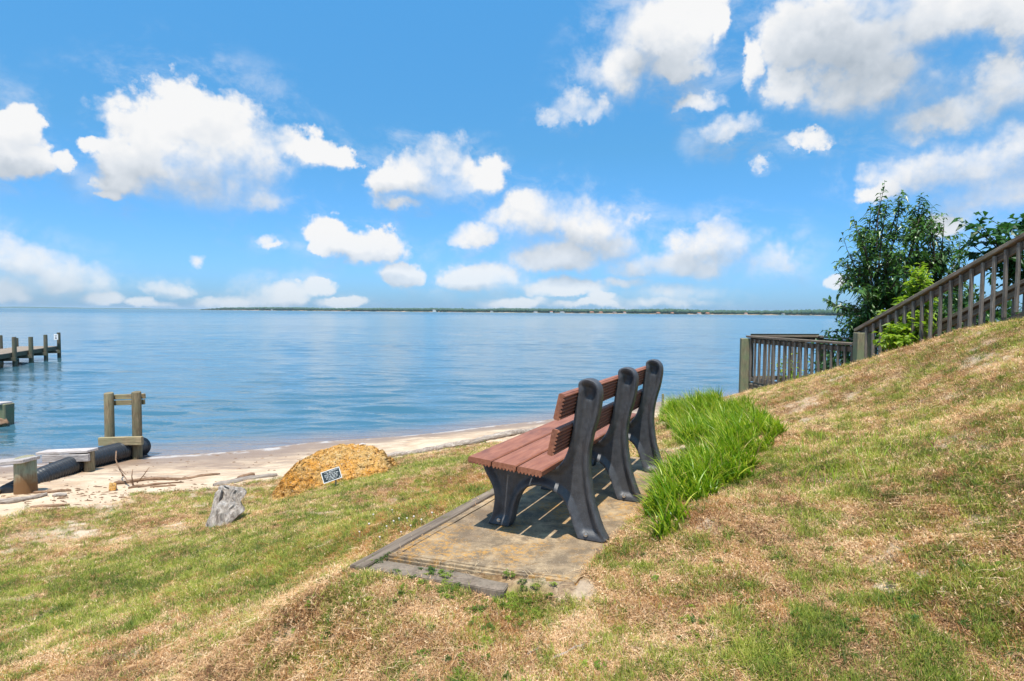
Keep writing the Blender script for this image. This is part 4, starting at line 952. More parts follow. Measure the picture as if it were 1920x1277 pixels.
for yy in (.02, WD / 2, WD - .02):
    bm = bmesh.new(); box_bm(bm, (LD, .05, .20), Matrix.Translation((LD / 2, sgn * yy, -.125)), .005); finish(bm, 'stringer', MAT['dockpile'], dock)
tops = [.86, .80, .76, .84, .70, .75, .8, .78, .8]
for k in range(9):
    for side in (0, 1):
        hgt = tops[k] + (side * random.uniform(-.5, .0)); r = .105 if k != 2 else .115; A = Acc(); A.add(tube_np([(0, 0, -1.9), (0, 0, -.3), (0.01, 0, hgt - .04), (0.01, 0, hgt)], [r, r, r * .95, r * .88], 12, .03))
        o = A.build('piling', MAT['dockpile'], dock, angle=45); o.location = (.12 + k * 2.08, sgn * (-.135 if side == 0 else WD + .135), 0)
    bm = bmesh.new(); box_bm(bm, (.06, WD + .5, .18), Matrix.Translation((.12 + k * 2.08 + .17, sgn * WD / 2, -.32)), .005); finish(bm, 'cross_brace', MAT['dockpile'], dock)
sg = empty('dock_sign', tuple(Vector(at(105, 632, 37.75))), 0.15, 'small white notice sign nailed to the end piling of the dock', 'sign')
bm = bmesh.new(); box_bm(bm, (.24, .02, .34), bevel=.003); finish(bm, 'panel', MAT['white'], sg)
bm = bmesh.new(); 
for (a_, b_, w_, h_) in [(0, -.07, .10, .05), (0, .0, .03, .10), (0, .09, .12, .02)]: box_bm(bm, (w_, .004, h_), Matrix.Translation((a_, -.013, b_)))
finish(bm, 'symbol', MAT['signred'], sg)

# ------------------------------------------------------------------ wooden landing and stairs
UPZ = Vector((0, 0, 1))
PL = Vector((4.94, 12.9, .737)); PR = Vector((5.54, 9.87, .737)); PQ = Vector((6.62, 13.23, .737))
st_ = empty('wooden_stairway', (5.54, 9.87, -.2), 0, 'weathered wooden stairway with baluster railings and a landing beyond the grassy hill', 'stairs')
SL = Vector(st_.location)
def brd(name, A_, B_, w, h, m, up=UPZ): return bm_(name, A_, B_, w, h, m, st_)
def post(x, y, z0, z1, w, m=MAT['post'], rz=0.0):
    bm = bmesh.new(); box_bm(bm, (z1 - z0, w, w), Matrix(), .008, .003); o = finish(bm, 'post', m); o.parent = st_
    o.matrix_basis = Matrix.Translation(Vector((x, y, (z0 + z1) / 2)) - SL) @ Matrix.Rotation(rz, 4, 'Z') @ Matrix.Rotation(math.pi / 2, 4, 'Y'); return o
bmb = bmesh.new(); box_bm(bmb, (1.0, .037, .037), Matrix(), .004); bme = bpy.data.meshes.new('baluster'); bmb.to_mesh(bme); bmb.free(); bme.materials.append(MAT['baluster'])
def baluster(x, y, z0, z1, rz):
    o = link(bpy.data.objects.new('baluster', bme), st_); tl = random.uniform(-.012, .012)
    o.matrix_basis = Matrix.Translation(Vector((x, y, (z0 + z1) / 2)) - SL) @ Matrix.Rotation(tl, 4, 'X') @ Matrix.Rotation(rz + random.uniform(-.05, .05), 4, 'Z') @ Matrix.Rotation(math.pi / 2, 4, 'Y') @ Matrix.Diagonal((z1 - z0, 1, 1, 1))
def run_rail(A_, B_, n, drop, thick=.04, off=0.03, cap=True, skip=0.0, lower=None):
    """rail cap from A to B with balusters nailed to the outside of a top board"""
    A_ = Vector(A_); B_ = Vector(B_); d = (B_ - A_); dh = Vector((d.x, d.y, 0)).normalized(); nrm = Vector((dh.y, -dh.x, 0)); rz = math.atan2(dh.y, dh.x)
    if cap: brd('handrail', A_, B_, .145, thick, MAT['rail'])
    zo = Vector((0, 0, -.085)); brd('rail_board', A_ + zo - nrm * .004, B_ + zo - nrm * .004, .038, .09, MAT['rail'])
    if lower: zo = Vector((0, 0, -lower)); brd('rail_board', A_ + zo - nrm * .004, B_ + zo - nrm * .004, .038, .09, MAT['rail'])
    for i in range(n):
        t_ = (i + .6) / n; p = A_ + d * t_; baluster(p.x + nrm.x * off * 1.2, p.y + nrm.y * off * 1.2, p.z - drop, p.z - .024 - thick / 2, rz)
DR = .93
run_rail(PL + Vector((.02, -.07, 0)), PR, 19, DR, lower=.88)
run_rail(PL, PQ, 11, DR, lower=.88)
PR2 = PR + Vector((1.2, .2, 0)); run_rail(PQ, PR2, 18, DR, lower=.88, off=-.03)
brd('rail_board', PL + Vector((.1, .10, .0)), PQ + Vector((.0, .06, .0)), .03, .11, MAT['shadewood'])  # inner face of the water-side rail, its shade painted as dark wood
post(PL.x - .05, PL.y - .02, -1.9, .70, .20, MAT['post'], -.2); post(PQ.x, PQ.y, -1.9, .76, .12)
post(PR.x + .0, PR.y - .14, -.9, .93, .21, MAT['post'], -.2); post(PR2.x, PR2.y, -.9, 1.35, .14)
for k in range(5):        # landing deck boards run between the two long sides
    pass
nb = 21
for k in range(nb):
    t_ = (k + .5) / nb; a_ = PL.lerp(PR, t_); b_ = PQ.lerp(PR2, t_); z = -.245
    m_, L_ = frame_mtx(Vector((a_.x - .04, a_.y, z)), Vector((b_.x, b_.y, z))); bm = bmesh.new(); box_bm(bm, (L_, .138, .036), Matrix(), .004, .002); o = finish(bm, 'deck_board', MAT['rail'], st_); m_.translation -= SL; o.matrix_basis = m_
for (A_, B_) in ((PL, PR), (PQ, PR2), (PL, PQ)):
    brd('joist', Vector((A_.x, A_.y, -.365)), Vector((B_.x, B_.y, -.365)), .045, .19, MAT['rail'])
post(PL.x + .15, PL.y - 1.5, -1.9, -.3, .12); post(PL.x + .05, PL.y - .5, -1.9, -.3, .10, MAT['shadewood'])
DV = Vector((.15, -.98, .43)); ST0 = Vector((PR.x, PR.y, .956)); RL = 5.2
A_ = ST0; B_ = ST0 + DV * RL; run_rail(A_, B_, 34, .86, lower=None, thick=.05, off=.035)
OFF = Vector((1.2, .18, 0)); run_rail(A_ + OFF, B_ + OFF, 34, .86, thick=.05, off=-.035, lower=.80)
post(B_.x + .05, B_.y, B_.z - 1.6, B_.z + .02, .12); post((A_ + OFF).x, (A_ + OFF).y, -.9, A_.z + .02, .12)
for o_ in (Vector((0, 0, 0)), OFF):
    brd('stringer', A_ + o_ + Vector((0, 0, -1.02)), B_ + o_ + Vector((0, 0, -1.02)), .045, .27, MAT['rail'])
ns = 14
for k in range(ns):
    p = A_ + DV * (RL * (k + .5) / ns) + Vector((0, 0, -1.0)); brd('tread', p, p + OFF, .30, .04, MAT['rail'])

# ------------------------------------------------------------------ leafy plants
def leaves(name, base, direc, length, width, droop, tint, material, parent=None, fold=.25):
    """numpy leaf cards with a midrib fold and a bend; 4 triangles each"""
    n = len(base); d = direc / (np.linalg.norm(direc, axis=1)[:, None] + 1e-9); up = np.array([0, 0, 1.0])[None] + (rng.random((n, 3)) - .5) * .9
    s = np.cross(d, up); s /= np.linalg.norm(s, axis=1)[:, None] + 1e-9; nn = np.cross(s, d)
    L = length[:, None]; W = width[:, None]; m1 = base + d * L * .45; tip = base + d * L + np.array([0, 0, -1.0]) * (droop * length)[:, None]
    a = m1 + s * W * .5 + nn * W * fold; b = m1 - s * W * .5 + nn * W * fold
    V_ = np.stack([base, a, m1, b, tip], 1).reshape(-1, 3); o = np.arange(n)[:, None] * 5
    F_ = np.concatenate([o + [[0, 2, 1]], o + [[0, 3, 2]], o + [[1, 2, 4]], o + [[2, 3, 4]]])
    return mesh_np(name, V_, F_, material, parent, smooth=False, attrs=dict(tint=np.repeat(np.clip(tint, 0, 1), 5)))
def bez(a, b, c, n): return [a * (1 - t_) ** 2 + b * 2 * t_ * (1 - t_) + c * t_ ** 2 for t_ in np.linspace(0, 1, n)]
def tree(name, label, cat, base, fork, tips, twig_len, nleaf, llen, lwid, droop, mleaf, up=.5, group=None, trunk_r=.09, spread=.8, horiz=0.0, tint_by=None):
    base = np.array(base, float); t = empty(name, tuple(base), 0, label, cat, group); A = Acc(); LB_, LD_, LT_ = [], [], []
    forks = [np.array(f, float) for f in fork]
    for f in forks:
        mid = (base + f) / 2 + rng.normal(0, .08, 3); P = bez(base, mid, f, 6); A.add(tube_np([Vector(p - base) for p in P], list(np.linspace(trunk_r, trunk_r * .55, 6)), 8, .06))
    for tip in tips:
        tip = np.array(tip, float); cand = min(forks, key=lambda f: np.linalg.norm(f[:2] - tip[:2]) + max(0, (f[2] - tip[2])) * 1.5 + rng.random() * .5)
        mid = cand + (tip - cand) * .5 + np.array([0, 0, .18 * np.linalg.norm(tip - cand) * (1 - horiz)]) + rng.normal(0, .06, 3)
        n = 8; P = bez(cand, mid, tip, n); A.add(tube_np([Vector(p - base) for p in P], list(np.linspace(trunk_r * .35, .006, n)), 5, .05))
        for k in range(2, n):
            p = P[k]; nt_ = spread if k < n - 1 else 1
            for _ in range(int(2 + 2 * spread) if k < n - 1 else 1):
                dr = P[min(k + 1, n - 1)] - P[k - 1]; dr /= np.linalg.norm(dr)
                dr = dr + rng.normal(0, .75 if k < n - 1 else .12, 3) + np.array([0, 0, up]); dr[2] *= (1 - horiz); dr /= np.linalg.norm(dr); L = twig_len * rng.uniform(.6, 1.25)
                q = [p + dr * L * s + np.array([0, 0, -.10 * L * s * s]) for s in (0, .33, .66, 1)]
                A.add(tube_np([Vector(v - base) for v in q], [.006, .005, .004, .002], 3, 0, False))
                for j in range(nleaf):
                    s = (j + .7) / nleaf; pt = p + dr * L * s + np.array([0, 0, -.10 * L * s * s]); side = np.cross(dr, [0, 0, 1.0]); side /= np.linalg.norm(side) + 1e-6
                    ld = dr * .55 + side * (1 if j % 2 else -1) * .75 + rng.normal(0, .3, 3) + np.array([0, 0, -.35 * (1 - horiz)])
                    LB_.append(pt - base); LD_.append(ld); LT_.append(rng.random() * .75 + .25 * (p[2] > tip[2] - .3) * rng.random())
    A.build('trunk', MAT['bark'], t, smooth=True); n = len(LB_)
    leaves('crown', np.array(LB_), np.array(LD_), llen * rng.uniform(.6, 1.2, n), lwid * rng.uniform(.7, 1.2, n), np.full(n, droop) * rng.uniform(.3, 1.4, n), np.array(LT_), mleaf, t); return t
env = [(1652,362),(1672,388),(1690,368),(1706,392),(1724,380),(1745,402),(1768,410),(1790,450),(1805,480),(1835,530),(1870,600),(1720,640),(1600,632),(1566,612),(1598,590),(1562,572),(1600,556),(1568,520),(1590,490),(1580,462),(1612,440),(1596,420),(1640,400)]
env = np.array(env, float); ctr = np.array([1700, 530.0]); tips = []
while len(tips) < 84:
    x_, y_ = rng.uniform(1555, 1880), rng.uniform(356, 645)
    if in_poly(np.array([x_]), np.array([y_]), (env - ctr) * .90 + ctr)[0]: tips.append(at(x_, y_ + 6, 12.6 + rng.normal(0, .75)))
for (x_, y_) in [(1653,372),(1648,385),(1661,392),(1690,378),(1686,392),(1723,388),(1727,402),(1747,408),(1604,425),(1588,468),(1580,520),(1572,575),(1610,440),(1632,404),(1770,424),(1800,455),(1596,610),(1576,622),(1564,576),(1584,500)]: tips.append(at(x_, y_, 12.4 + rng.normal(0, .2)))
bx = at(1700, 640, 12.8)
tree('cherry_tree', 'dark green many-stemmed tree with drooping pointed leaves behind the stairway', 'tree', (bx[0], bx[1], gz(bx[0], bx[1]) - .1),
     [at(x_, y_, Y_) for (x_, y_, Y_) in [(1650,570,12.6),(1680,530,12.9),(1700,500,12.3),(1730,520,12.8),(1640,600,12.2),(1760,550,12.5),(1800,580,12.6),(1660,470,12.6),(1720,460,12.7),(1620,540,12.6)]],
     tips, .30, 7, .165, .058, .45, MAT['cherry'], up=.6, trunk_r=.06, spread=.25)
tips = []
for (x_, y_) in [(1806,424),(1830,428),(1860,422),(1888,426),(1915,432),(1812,462),(1838,460),(1885,462),(1940,470),(1950,440),(1980,450),(2020,430),(2050,480)]: tips.append(at(x_ + 14, y_, 10.6 + rng.normal(0, .4)))
bx = at(2010, 600, 10.9)
tree('broadleaf_tree', 'tree with layered broad leaves reaching in at the right edge above the stair rail', 'tree', (bx[0], bx[1], gz(bx[0], bx[1]) - .1),
     [at(x_, y_, Y_) for (x_, y_, Y_) in [(1990,540,10.8),(1970,470,10.8),(1960,430,10.8),(1940,560,10.7),(2040,470,10.9)]], tips, .34, 7, .17, .12, .25, MAT['broad'], up=.12, trunk_r=.08, spread=.2, horiz=.55)
tips = [at(x_, y_, 9.75 + rng.normal(0, .18)) for (x_, y_) in [(1722,508),(1716,516),(1728,530),(1722,522),(1712,545),(1732,548),(1700,562),(1722,572),(1742,560),(1655,598),(1672,588),(1690,600),(1708,592),(1730,600),(1660,612),(1718,556),(1690,578),(1706,580),(1740,576),(1668,604)]]
tips += [at(x_, y_, 8.75 + rng.normal(0, .1)) for (x_, y_) in [(1668,628),(1685,622),(1700,630),(1718,620),(1735,612),(1680,645),(1698,650),(1712,640),(1665,640)]]
bx = at(1700, 690, 9.3)
tree('sapling', 'bright yellow-green sapling growing through the stair railing', 'sapling', (bx[0], bx[1], gz(bx[0], bx[1]) - .1), [at(1705, 620, 9.5), at(1690, 640, 8.95), at(1715, 580, 9.7)], tips, .17, 6, .12, .06, .15, MAT['yellow'], up=.3, trunk_r=.02, spread=.0)
def shrub(name, label, cen, rad, n, llen, lwid, m, group=None, z0=None):
    cen = np.array(cen, float); g0 = z0 if z0 is not None else gz(cen[0], cen[1]); t = empty(name, (cen[0], cen[1], g0), 0, label, 'shrub', group)
    k = rng.normal(0, 1, (n, 3)); k /= np.linalg.norm(k, axis=1)[:, None]; k *= (rng.random(n) ** .45)[:, None]; lump = 1 + .35 * np.sin(k[:, :1] * 9 + cen[0]) * np.cos(k[:, 1:2] * 8) ; P = k * np.array(rad) * lump + cen - np.array([cen[0], cen[1], g0])
    leaves('crown', P, k + rng.normal(0, .6, (n, 3)), llen * rng.uniform(.6, 1.3, n), lwid * rng.uniform(.7, 1.2, n), np.full(n, .2), rng.random(n) * .8, m, t)
    A = Acc()
    for i in range(22):
        q = P[rng.integers(n)]; A.add(tube_np([Vector((0, 0, -.1)), Vector(q * .5 + [0, 0, .05]), Vector(q)], [.015, .01, .004], 4, 0, False))
    A.build('stem', MAT['bark'], t)
c1 = at(1790, 600, 10.9); shrub('undergrowth_shrub', 'dark leafy undergrowth behind the middle of the stair balusters', (c1[0], c1[1], .75), (1.1, .9, .9), 4200, .13, .06, MAT['cherry'], 'dark shrubs under the stairway')
c1 = at(1900, 590, 9.8); shrub('undergrowth_shrub', 'dark leafy undergrowth behind the stair balusters at the right edge', (c1[0], c1[1], .75), (1.0, .9, .62), 2600, .13, .07, MAT['cherry'], 'dark shrubs under the stairway')
c1 = at(1610, 640, 12.2); shrub('undergrowth_shrub', 'dark shrub behind the square corner post where stairs meet the landing', (c1[0], c1[1], .35), (.75, .7, .65), 1900, .12, .055, MAT['broad'], 'dark shrubs under the stairway')
c1 = at(1560, 668, 10.9); shrub('climbing_vine', 'mid green vine tangled in the landing balusters nearest the corner post', (c1[0], c1[1] - .1, .12), (.28, .75, .32), 420, .09, .055, MAT['broad'], 'vines on the landing railing')
c1 = at(1490, 680, 12.3); shrub('climbing_vine', 'sparse yellow-green vine creeping through the middle of the landing balusters', (c1[0] - .1, c1[1], .05), (.22, .7, .38), 170, .09, .05, MAT['yellow'], 'vines on the landing railing')

# ------------------------------------------------------------------ blades
def blades(name, base, head, length, width, lean, curve, tint, material, parent=None, nseg=4):
    n = len(base); d = np.stack([np.cos(head), np.sin(head), np.zeros(n)], 1); s = np.stack([-np.sin(head), np.cos(head), np.zeros(n)], 1)
    tw = rng.normal(0, .5, n); s2 = s * np.cos(tw)[:, None] + d * np.sin(tw)[:, None]
    V_ = []
    p = base.copy(); a = lean.copy(); st = length / nseg
    for k in range(nseg + 1):
        w = width * (1 - (k / nseg) ** 1.8) * (.75 + .25 * min(1, k * 1.0)) if k < nseg else width * .04
        V_.append(p - s2 * (w / 2)[:, None]); V_.append(p + s2 * (w / 2)[:, None])
        p = p + (d * np.sin(a)[:, None] + np.array([0, 0, 1.0]) * np.cos(a)[:, None]) * st[:, None]; a = a + curve / nseg
    m = 2 * (nseg + 1); V_ = np.stack(V_, 1).reshape(-1, 3); o = np.arange(n)[:, None] * m
    F_ = np.concatenate([o + [[2 * k, 2 * k + 1, 2 * k + 3, 2 * k + 2]] for k in range(nseg)])
    at_ = dict(tint=np.repeat(np.clip(tint, 0, 1), m)) if tint is not None else None
    return mesh_np(name, V_, F_, material, parent, smooth=True, attrs=at_)
def liriope(name, polyp, n, label, hmin, hmax, head_mean):
    pw = [tuple(hit(*p)[:2]) for p in polyp]; pa = np.array(pw); lo, hi = pa.min(0), pa.max(0); ncl = n // 26
    c = rng.uniform(lo, hi, (ncl * 12, 2)); c = c[in_poly(c[:, 0], c[:, 1], pw) & (rng.random(len(c)) < np.clip(poly_dist(c[:, 0], c[:, 1], pw) / .10 + .25, 0, 1)) & (fbm(c[:, 0], c[:, 1], 5.0, 2) > .30)][:ncl]
    b = np.repeat(c, 26, 0) + rng.normal(0, .022, (len(c) * 26, 2)); m = len(b); z = height(b[:, 0], b[:, 1]) - .01
    edge = np.clip(poly_dist(b[:, 0], b[:, 1], pw) / .15, 0, 1)
    hd = head_mean + rng.normal(0, 1.0, m); ln = rng.uniform(hmin, hmax, m) * (.50 + .50 * edge) * np.repeat(rng.uniform(.62, 1.15, len(c)), 26); k = lo.copy(); k = np.array([b[:, 0].mean(), b[:, 1].mean(), 0]); k[2] = z.mean()
    tint = np.clip(rng.beta(2, 3, m) + (rng.random(m) < .07) * .6, 0, 1)
    o = blades(name, np.c_[b, z] - k, hd, ln, rng.uniform(.009, .0155, m), np.abs(rng.normal(.22, .22, m)), rng.uniform(.5, 1.5, m), tint, MAT['liriope'], None, 5); o.location = k
    return tag(o, label, 'ornamental grass')
HM = math.radians(215)
liriope('strap_grass', [(1240,1034),(1212,965),(1228,915),(1282,890),(1318,858),(1385,838),(1440,846),(1405,900),(1338,935),(1290,972),(1262,1003)], 5200, 'nearest clump of bright strap-leaved grass right beside the concrete slab', .17, .33, HM)
liriope('strap_grass', [(1238,800),(1272,836),(1305,874),(1372,864),(1432,850),(1478,812),(1440,772),(1345,757),(1240,764)], 11000, 'broad bank of bright strap-leaved grass behind the bench, below the landing', .20, .36, HM)
# small sprays of the same kind spreading over the hill
pts_ = [(1560,850),(1530,862),(1590,838),(1610,862),(1640,835),(1545,880),(1500,905),(1690,850),(1490,860),(1575,905),(1620,900),(1520,830),(1660,820)]
bb = []
for p in pts_:
    h_ = hit(*p); k = 26; bb.append(np.c_[h_[0] + rng.normal(0, .09, k), h_[1] + rng.normal(0, .12, k)])
bb = np.concatenate(bb); m_ = len(bb); z = height(bb[:, 0], bb[:, 1])
o = blades('grass_sprays', np.c_[bb, z - .005], rng.uniform(0, 6.28, m_), rng.uniform(.06, .13, m_), rng.uniform(.004, .007, m_), np.abs(rng.normal(.2, .2, m_)), rng.uniform(.3, 1.0, m_), rng.uniform(.2, 1, m_), MAT['liriope'], None, 4)
tag(o, 'sparse bright green grass sprays on the slope right of the strap-leaved grass', 'grass', kind='stuff')

# ------------------------------------------------------------------ lawn: tuft library and instancing
def tuft(name, n, r, lmin, lmax, wmin, wmax, lean, leans, curve, material, z=0.0, nseg=2):
    an = rng.uniform(0, 6.283, n); rr = r * np.sqrt(rng.random(n)); b = np.c_[rr * np.cos(an), rr * np.sin(an), np.full(n, z) + rng.uniform(0, .004, n)]
    o = blades(name, b, rng.uniform(0, 6.283, n), rng.uniform(lmin, lmax, n), rng.uniform(wmin, wmax, n), np.clip(rng.normal(lean, leans, n), .05, 1.55), rng.uniform(-.2, curve, n), None, material, None, nseg)
    COL.objects.unlink(o); return o
def clover(name, n, r, material, lf=.011):
    V_, F_ = [], []
    for i in range(n):
        a = random.uniform(0, 6.28); q = r * math.sqrt(random.random()); x_, y_, z_ = q * math.cos(a), q * math.sin(a), random.uniform(.006, .032)
        for k in range(3):
            b = a + k * 2.094 + random.uniform(-.3, .3); s_ = lf * random.uniform(.7, 1.2); dx, dy = math.cos(b), math.sin(b); tz = random.uniform(-.3, .5)
            o = len(V_); V_ += [(x_, y_, z_), (x_ + (dx - dy * .55) * s_, y_ + (dy + dx * .55) * s_, z_ + tz * s_), (x_ + dx * s_ * 1.4, y_ + dy * s_ * 1.4, z_ + tz * s_), (x_ + (dx + dy * .55) * s_, y_ + (dy - dx * .55) * s_, z_ + tz * s_)]; F_.append((o, o + 1, o + 2, o + 3))
    o = mesh_np(name, np.array(V_), np.array(F_), material); COL.objects.unlink(o); return o
def instancer(name, variants, P, tint, scl, label, tiltz=True):
    """one object whose points carry the tufts"""
    lib = bpy.data.collections.new(name + '_variants')
    for v in variants: lib.objects.link(v)
    me = bpy.data.meshes.new(name); me.vertices.add(len(P)); me.vertices.foreach_set('co', np.asarray(P, np.float32).ravel())
    n = len(P); eps = .06; gx = (base_h(P[:, 0] + eps, P[:, 1]) - base_h(P[:, 0] - eps, P[:, 1])) / (2 * eps); gy = (base_h(P[:, 0], P[:, 1] + eps) - base_h(P[:, 0], P[:, 1] - eps)) / (2 * eps)
    rot = np.stack([np.arctan(gy), -np.arctan(gx), rng.uniform(0, 6.283, n)], 1)
    for an, ty, v in (('rot', 'FLOAT_VECTOR', rot), ('tint', 'FLOAT', tint), ('scl', 'FLOAT', scl), ('pick', 'INT', rng.integers(0, len(variants), n))):
        a = me.attributes.new(an, ty, 'POINT'); a.data.foreach_set('vector' if ty == 'FLOAT_VECTOR' else 'value', np.asarray(v, np.int32 if ty == 'INT' else np.float32).ravel())
    o = link(bpy.data.objects.new(name, me)); ng = bpy.data.node_groups.new(name, 'GeometryNodeTree'); ng.interface.new_socket('Geometry', in_out='INPUT', socket_type='NodeSocketGeometry'); ng.interface.new_socket('Geometry', in_out='OUTPUT', socket_type='NodeSocketGeometry')
    N, L = ng.nodes, ng.links; gi = N.new('NodeGroupInput'); go = N.new('NodeGroupOutput'); m2p = N.new('GeometryNodeMeshToPoints'); iop = N.new('GeometryNodeInstanceOnPoints'); ci = N.new('GeometryNodeCollectionInfo')
    ci.inputs['Collection'].default_value = lib; ci.inputs['Separate Children'].default_value = True; ci.inputs['Reset Children'].default_value = True
    def na(nm, ty): q = N.new('GeometryNodeInputNamedAttribute'); q.data_type = ty; q.inputs['Name'].default_value = nm; return q.outputs['Attribute']
    L.new(gi.outputs[0], m2p.inputs[0]); L.new(m2p.outputs[0], iop.inputs['Points']); L.new(ci.outputs[0], iop.inputs['Instance']); iop.inputs['Pick Instance'].default_value = True
    L.new(na('pick', 'INT'), iop.inputs['Instance Index']); L.new(na('rot', 'FLOAT_VECTOR'), iop.inputs['Rotation']); L.new(na('scl', 'FLOAT'), iop.inputs['Scale']); L.new(iop.outputs[0], go.inputs[0])
    md = o.modifiers.new('scatter', 'NODES'); md.node_group = ng; return tag(o, label, 'grass', kind='stuff')
def scatter(N, rmin=1.55, rmax=15.0, half=.92):
    lr = rng.uniform(math.log(rmin), math.log(rmax), N); a = rng.uniform(-half, half, N); r = np.exp(lr); x, y = r * np.sin(a), r * np.cos(a)
    S_ = grass_side(x, y) + (fbm(x, y, 2.2, 4) - .5) * 1.1; k = (S_ > -.02) & ~in_poly(x, y, (PAD - PAD.mean(0)) * 1.0 + PAD.mean(0)); k &= rng.random(N) < np.clip(S_ / .45 + .25, 0, 1)
    # keep the timber edging at the near and lawn sides mostly clear
    dn = np.minimum(poly_dist(x, y, [tuple(PAD[0]), tuple(PAD[1])], False), poly_dist(x, y, [tuple(PAD[0]), tuple(PAD[3])], False)); k &= (dn > .072 + .05 * fbm(x, y, 9, 2)) | (rng.random(N) < .03)
    E1 = PAD[0] + (PAD[1] - PAD[0]) * .64; df = poly_dist(x, y, [tuple(PAD[0]), tuple(E1)], False); k &= (df > .13 + .05 * fbm(x, y, 11, 2)) | (rng.random(N) < .03)
    x, y = x[k], y[k]; z = height(x, y)
    return x, y, z
def crumbs(name, n, r, material):
    V_, F_ = [], []
    for i in range(n):
        a = random.uniform(0, 6.28); q = r * math.sqrt(random.random()); c = Vector((q * math.cos(a), q * math.sin(a), random.uniform(.001, .012))); L_ = random.uniform(.003, .009); w_ = random.uniform(.0015, .0035)
        R_ = Matrix.Rotation(random.uniform(0, 6.28), 3, 'Z') @ Matrix.Rotation(random.uniform(-.9, .9), 3, 'X') @ Matrix.Rotation(random.uniform(-.7, .7), 3, 'Y'); o = len(V_)
        V_ += [c + R_ @ Vector(p) for p in ((-L_, -w_ * .4, 0), (0, -w_, .001), (L_, 0, 0), (0, w_, -.001))]; F_.append((o, o + 1, o + 2, o + 3))
    o = mesh_np(name, np.array(V_), np.array(F_), material); COL.objects.unlink(o); return o
dryV = [tuft('straw_a', 18, .035, .012, .038, .0018, .0036, 1.35, .25, .9, MAT['dry']), tuft('straw_b', 15, .03, .010, .026, .0020, .0040, 1.05, .5, 1.2, MAT['dry']), tuft('straw_c', 8, .045, .025, .065, .0014, .0024, 1.42, .12, .5, MAT['dry']), crumbs('crumbs', 11, .04, MAT['dry'])]
rustV = [tuft('rust_a', 16, .035, .015, .05, .0018, .0032, 1.15, .35, .6, MAT['rust'])]
grnV = [tuft('lawn_a', 15, .032, .014, .034, .0020, .0036, .75, .4, 1.2, MAT['green']), tuft('lawn_b', 13, .022, .010, .026, .0022, .0040, .95, .4, 1.0, MAT['green']), tuft('lawn_c', 8, .02, .025, .055, .0018, .003, .5, .3, .9, MAT['green'])]
clvV = [clover('clover_a', 26, .045, MAT['clover']), clover('clover_b', 15, .03, MAT['clover'], .013)]
x, y, z = scatter(520000); g = green_mask(x, y); rm = rust_mask(x, y); br = bare_mask(x, y); u = rng.random(len(x)); keep = rng.random(len(x)) > br * .93
isg = (u < g * .85) & keep; isr = (~isg) & (rng.random(len(x)) < rm * .6) & keep; isd = (~isg) & (~isr) & keep
dist = np.hypot(x, y); S0 = lambda m: rng.uniform(.65, 1.2, m.sum()) * (0.85 + .055 * dist[m])
P = np.c_[x, y, z]; tn = np.clip(rng.normal(.5, .27, len(x)) + (fbm(x, y, 4, 3) - .5) * .8, 0, 1)
instancer('dry_grass', dryV, P[isd], tn[isd], S0(isd), 'dry straw coloured grass covering the lawn')
instancer('rusty_grass', rustV, P[isr], tn[isr], S0(isr), 'rust orange dead grass in the strip left of the slab')
instancer('green_grass', grnV, P[isg], np.clip(tn[isg] - .1, 0, 1), S0(isg), 'short green grass growing in patches on the lawn')
# clover and small weeds gather in clusters
cc = []; spots = [(968,1138,.05,26),(925,1160,.08,8),(1010,1150,.07,8),(715,1050,.03,8),(805,1080,.04,10),(640,1145,.1,16),(560,1150,.06,10),(700,1100,.12,20),(890,1125,.12,22),(1060,1085,.06,10),(1450,1250,.1,6),(1700,1140,.06,7),(1840,1060,.10,10),(1540,1180,.08,6),(1400,1120,.06,5),(1240,1065,.07,5),(880,1200,.1,8),(600,1250,.05,8),(820,1240,.05,10),(1290,1200,.08,12),(500,990,.12,12),(750,960,.2,18),(780,985,.1,14),(60,1180,.12,18)]
for (px, py, sg_, k) in spots:
    h_ = hit(px, py); cc.append(np.c_[h_[0] + rng.normal(0, sg_, k), h_[1] + rng.normal(0, sg_ * 1.2, k)])
rx, ry, rz_ = scatter(5200, 1.6, 7.0); kk = rng.random(len(rx)) < np.clip(fbm(rx, ry, 2.5, 3) * 2.4 - 1.25, .02, .22); cc.append(np.c_[rx[kk], ry[kk]]); cc = np.concatenate(cc); kin = ~in_poly(cc[:, 0], cc[:, 1], PAD); cc = cc[kin]
instancer('clover_patches', clvV, np.c_[cc, height(cc[:, 0], cc[:, 1])], rng.uniform(0, 1, len(cc)), rng.uniform(.28, .68, len(cc)), 'small green clover and weeds scattered in the dry lawn')
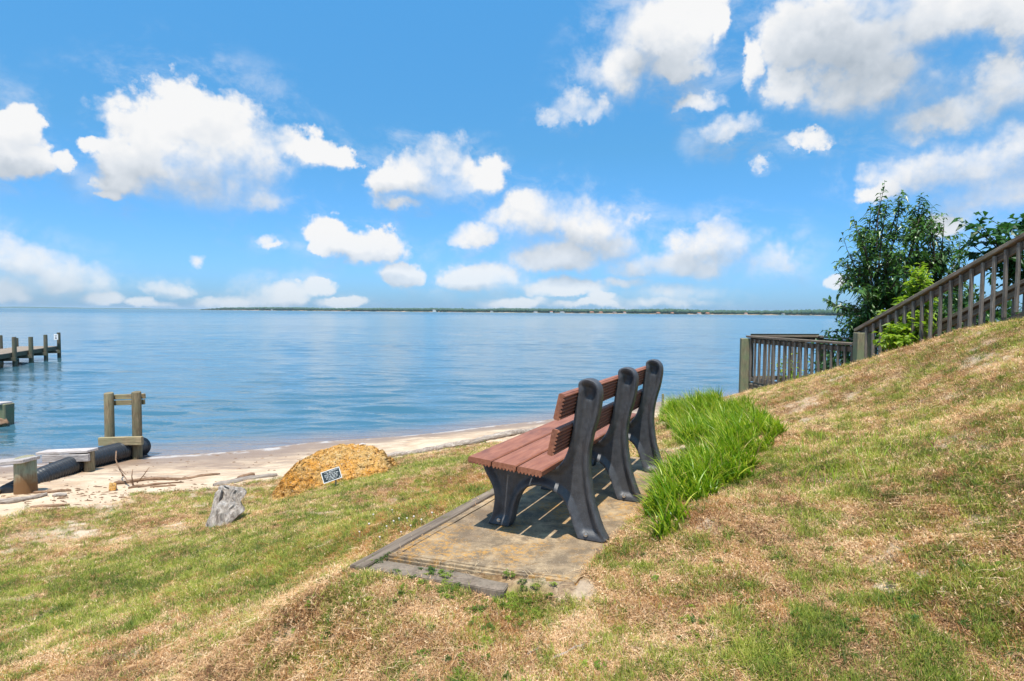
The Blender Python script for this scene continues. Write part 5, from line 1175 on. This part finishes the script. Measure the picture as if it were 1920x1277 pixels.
# white clover flowers beside the slab
fl = Acc(); 
for (px, py) in [(763,985),(776,982),(752,1012),(692,995),(725,1000),(712,1022),(790,988),(810,975),(700,976),(735,968),(674,1010),(770,1000),(748,985),(905,895),(845,905),(738,990),(1232,715+270)]:
    h_ = hit(px, py); c = Vector(h_); s_ = random.uniform(.005, .0075)
    for (V_, F_) in [((icoV * s_ + np.array(c + Vector((0, 0, .045)))), icoF)]: fl.add(([Vector(v) for v in V_], [tuple(f) for f in F_]))
    fl.add(tube_np([c, c + Vector((0.004, 0, .042))], [.0015, .001], 4, 0, False))
o = fl.build('clover_flowers', MAT['flower']); tag(o, 'white clover flowers in the grass left of the slab', 'flowers', kind='stuff')
# beach litter: chips, bark and pebbles
lt = Acc()
for i in range(520):
    if i % 3: px, py = rng.uniform(0, 520), rng.normal(930, 14)
    else: px, py = rng.uniform(0, 900), rng.uniform(850, 905)
    if grass_side(*hit(px, py)[:2]) > .5 or py < 862 - (px - 300) * .08: continue
    h_ = hit(px, py); c = Vector(h_); L_ = rng.uniform(.015, .12) * (1 if i % 4 else .4); a = rng.uniform(-.5, .6); d = Vector((math.cos(a), math.sin(a), 0)) * L_
    lt.add(tube_np([c, c + d * .5 + Vector((0, 0, .006)), c + d], [.004, rng.uniform(.005, .010), .003], 4, .1))
o = lt.build('beach_litter', MAT['driftbrown']); tag(o, 'bark chips and sticks littering the upper sand', 'debris', kind='stuff')
# straw fallen on the slab edges
k = 240; e0 = rng.random(k); ed = np.where(rng.random(k)[:, None] < .55, PAD[1] + (PAD[2] - PAD[1]) * (e0[:, None] ** 1.3), PAD[0] + (PAD[1] - PAD[0]) * e0[:, None]) + rng.normal(0, .035, (k, 2))
zz = np.where(in_poly(ed[:, 0], ed[:, 1], PAD), .004, height(ed[:, 0], ed[:, 1]) + .005)
o = blades('fallen_straw', np.c_[ed, zz], rng.uniform(0, 6.28, k), rng.uniform(.02, .08, k), rng.uniform(.0018, .003, k), rng.uniform(1.35, 1.55, k), rng.uniform(0, .1, k), rng.random(k), leaf_mat('loose_straw', [(0.30, 0.18, 0.09), (0.60, 0.46, 0.28)], .1, .7), None, 2)
tag(o, 'dry straw fallen over the slab edges', 'straw', kind='stuff')
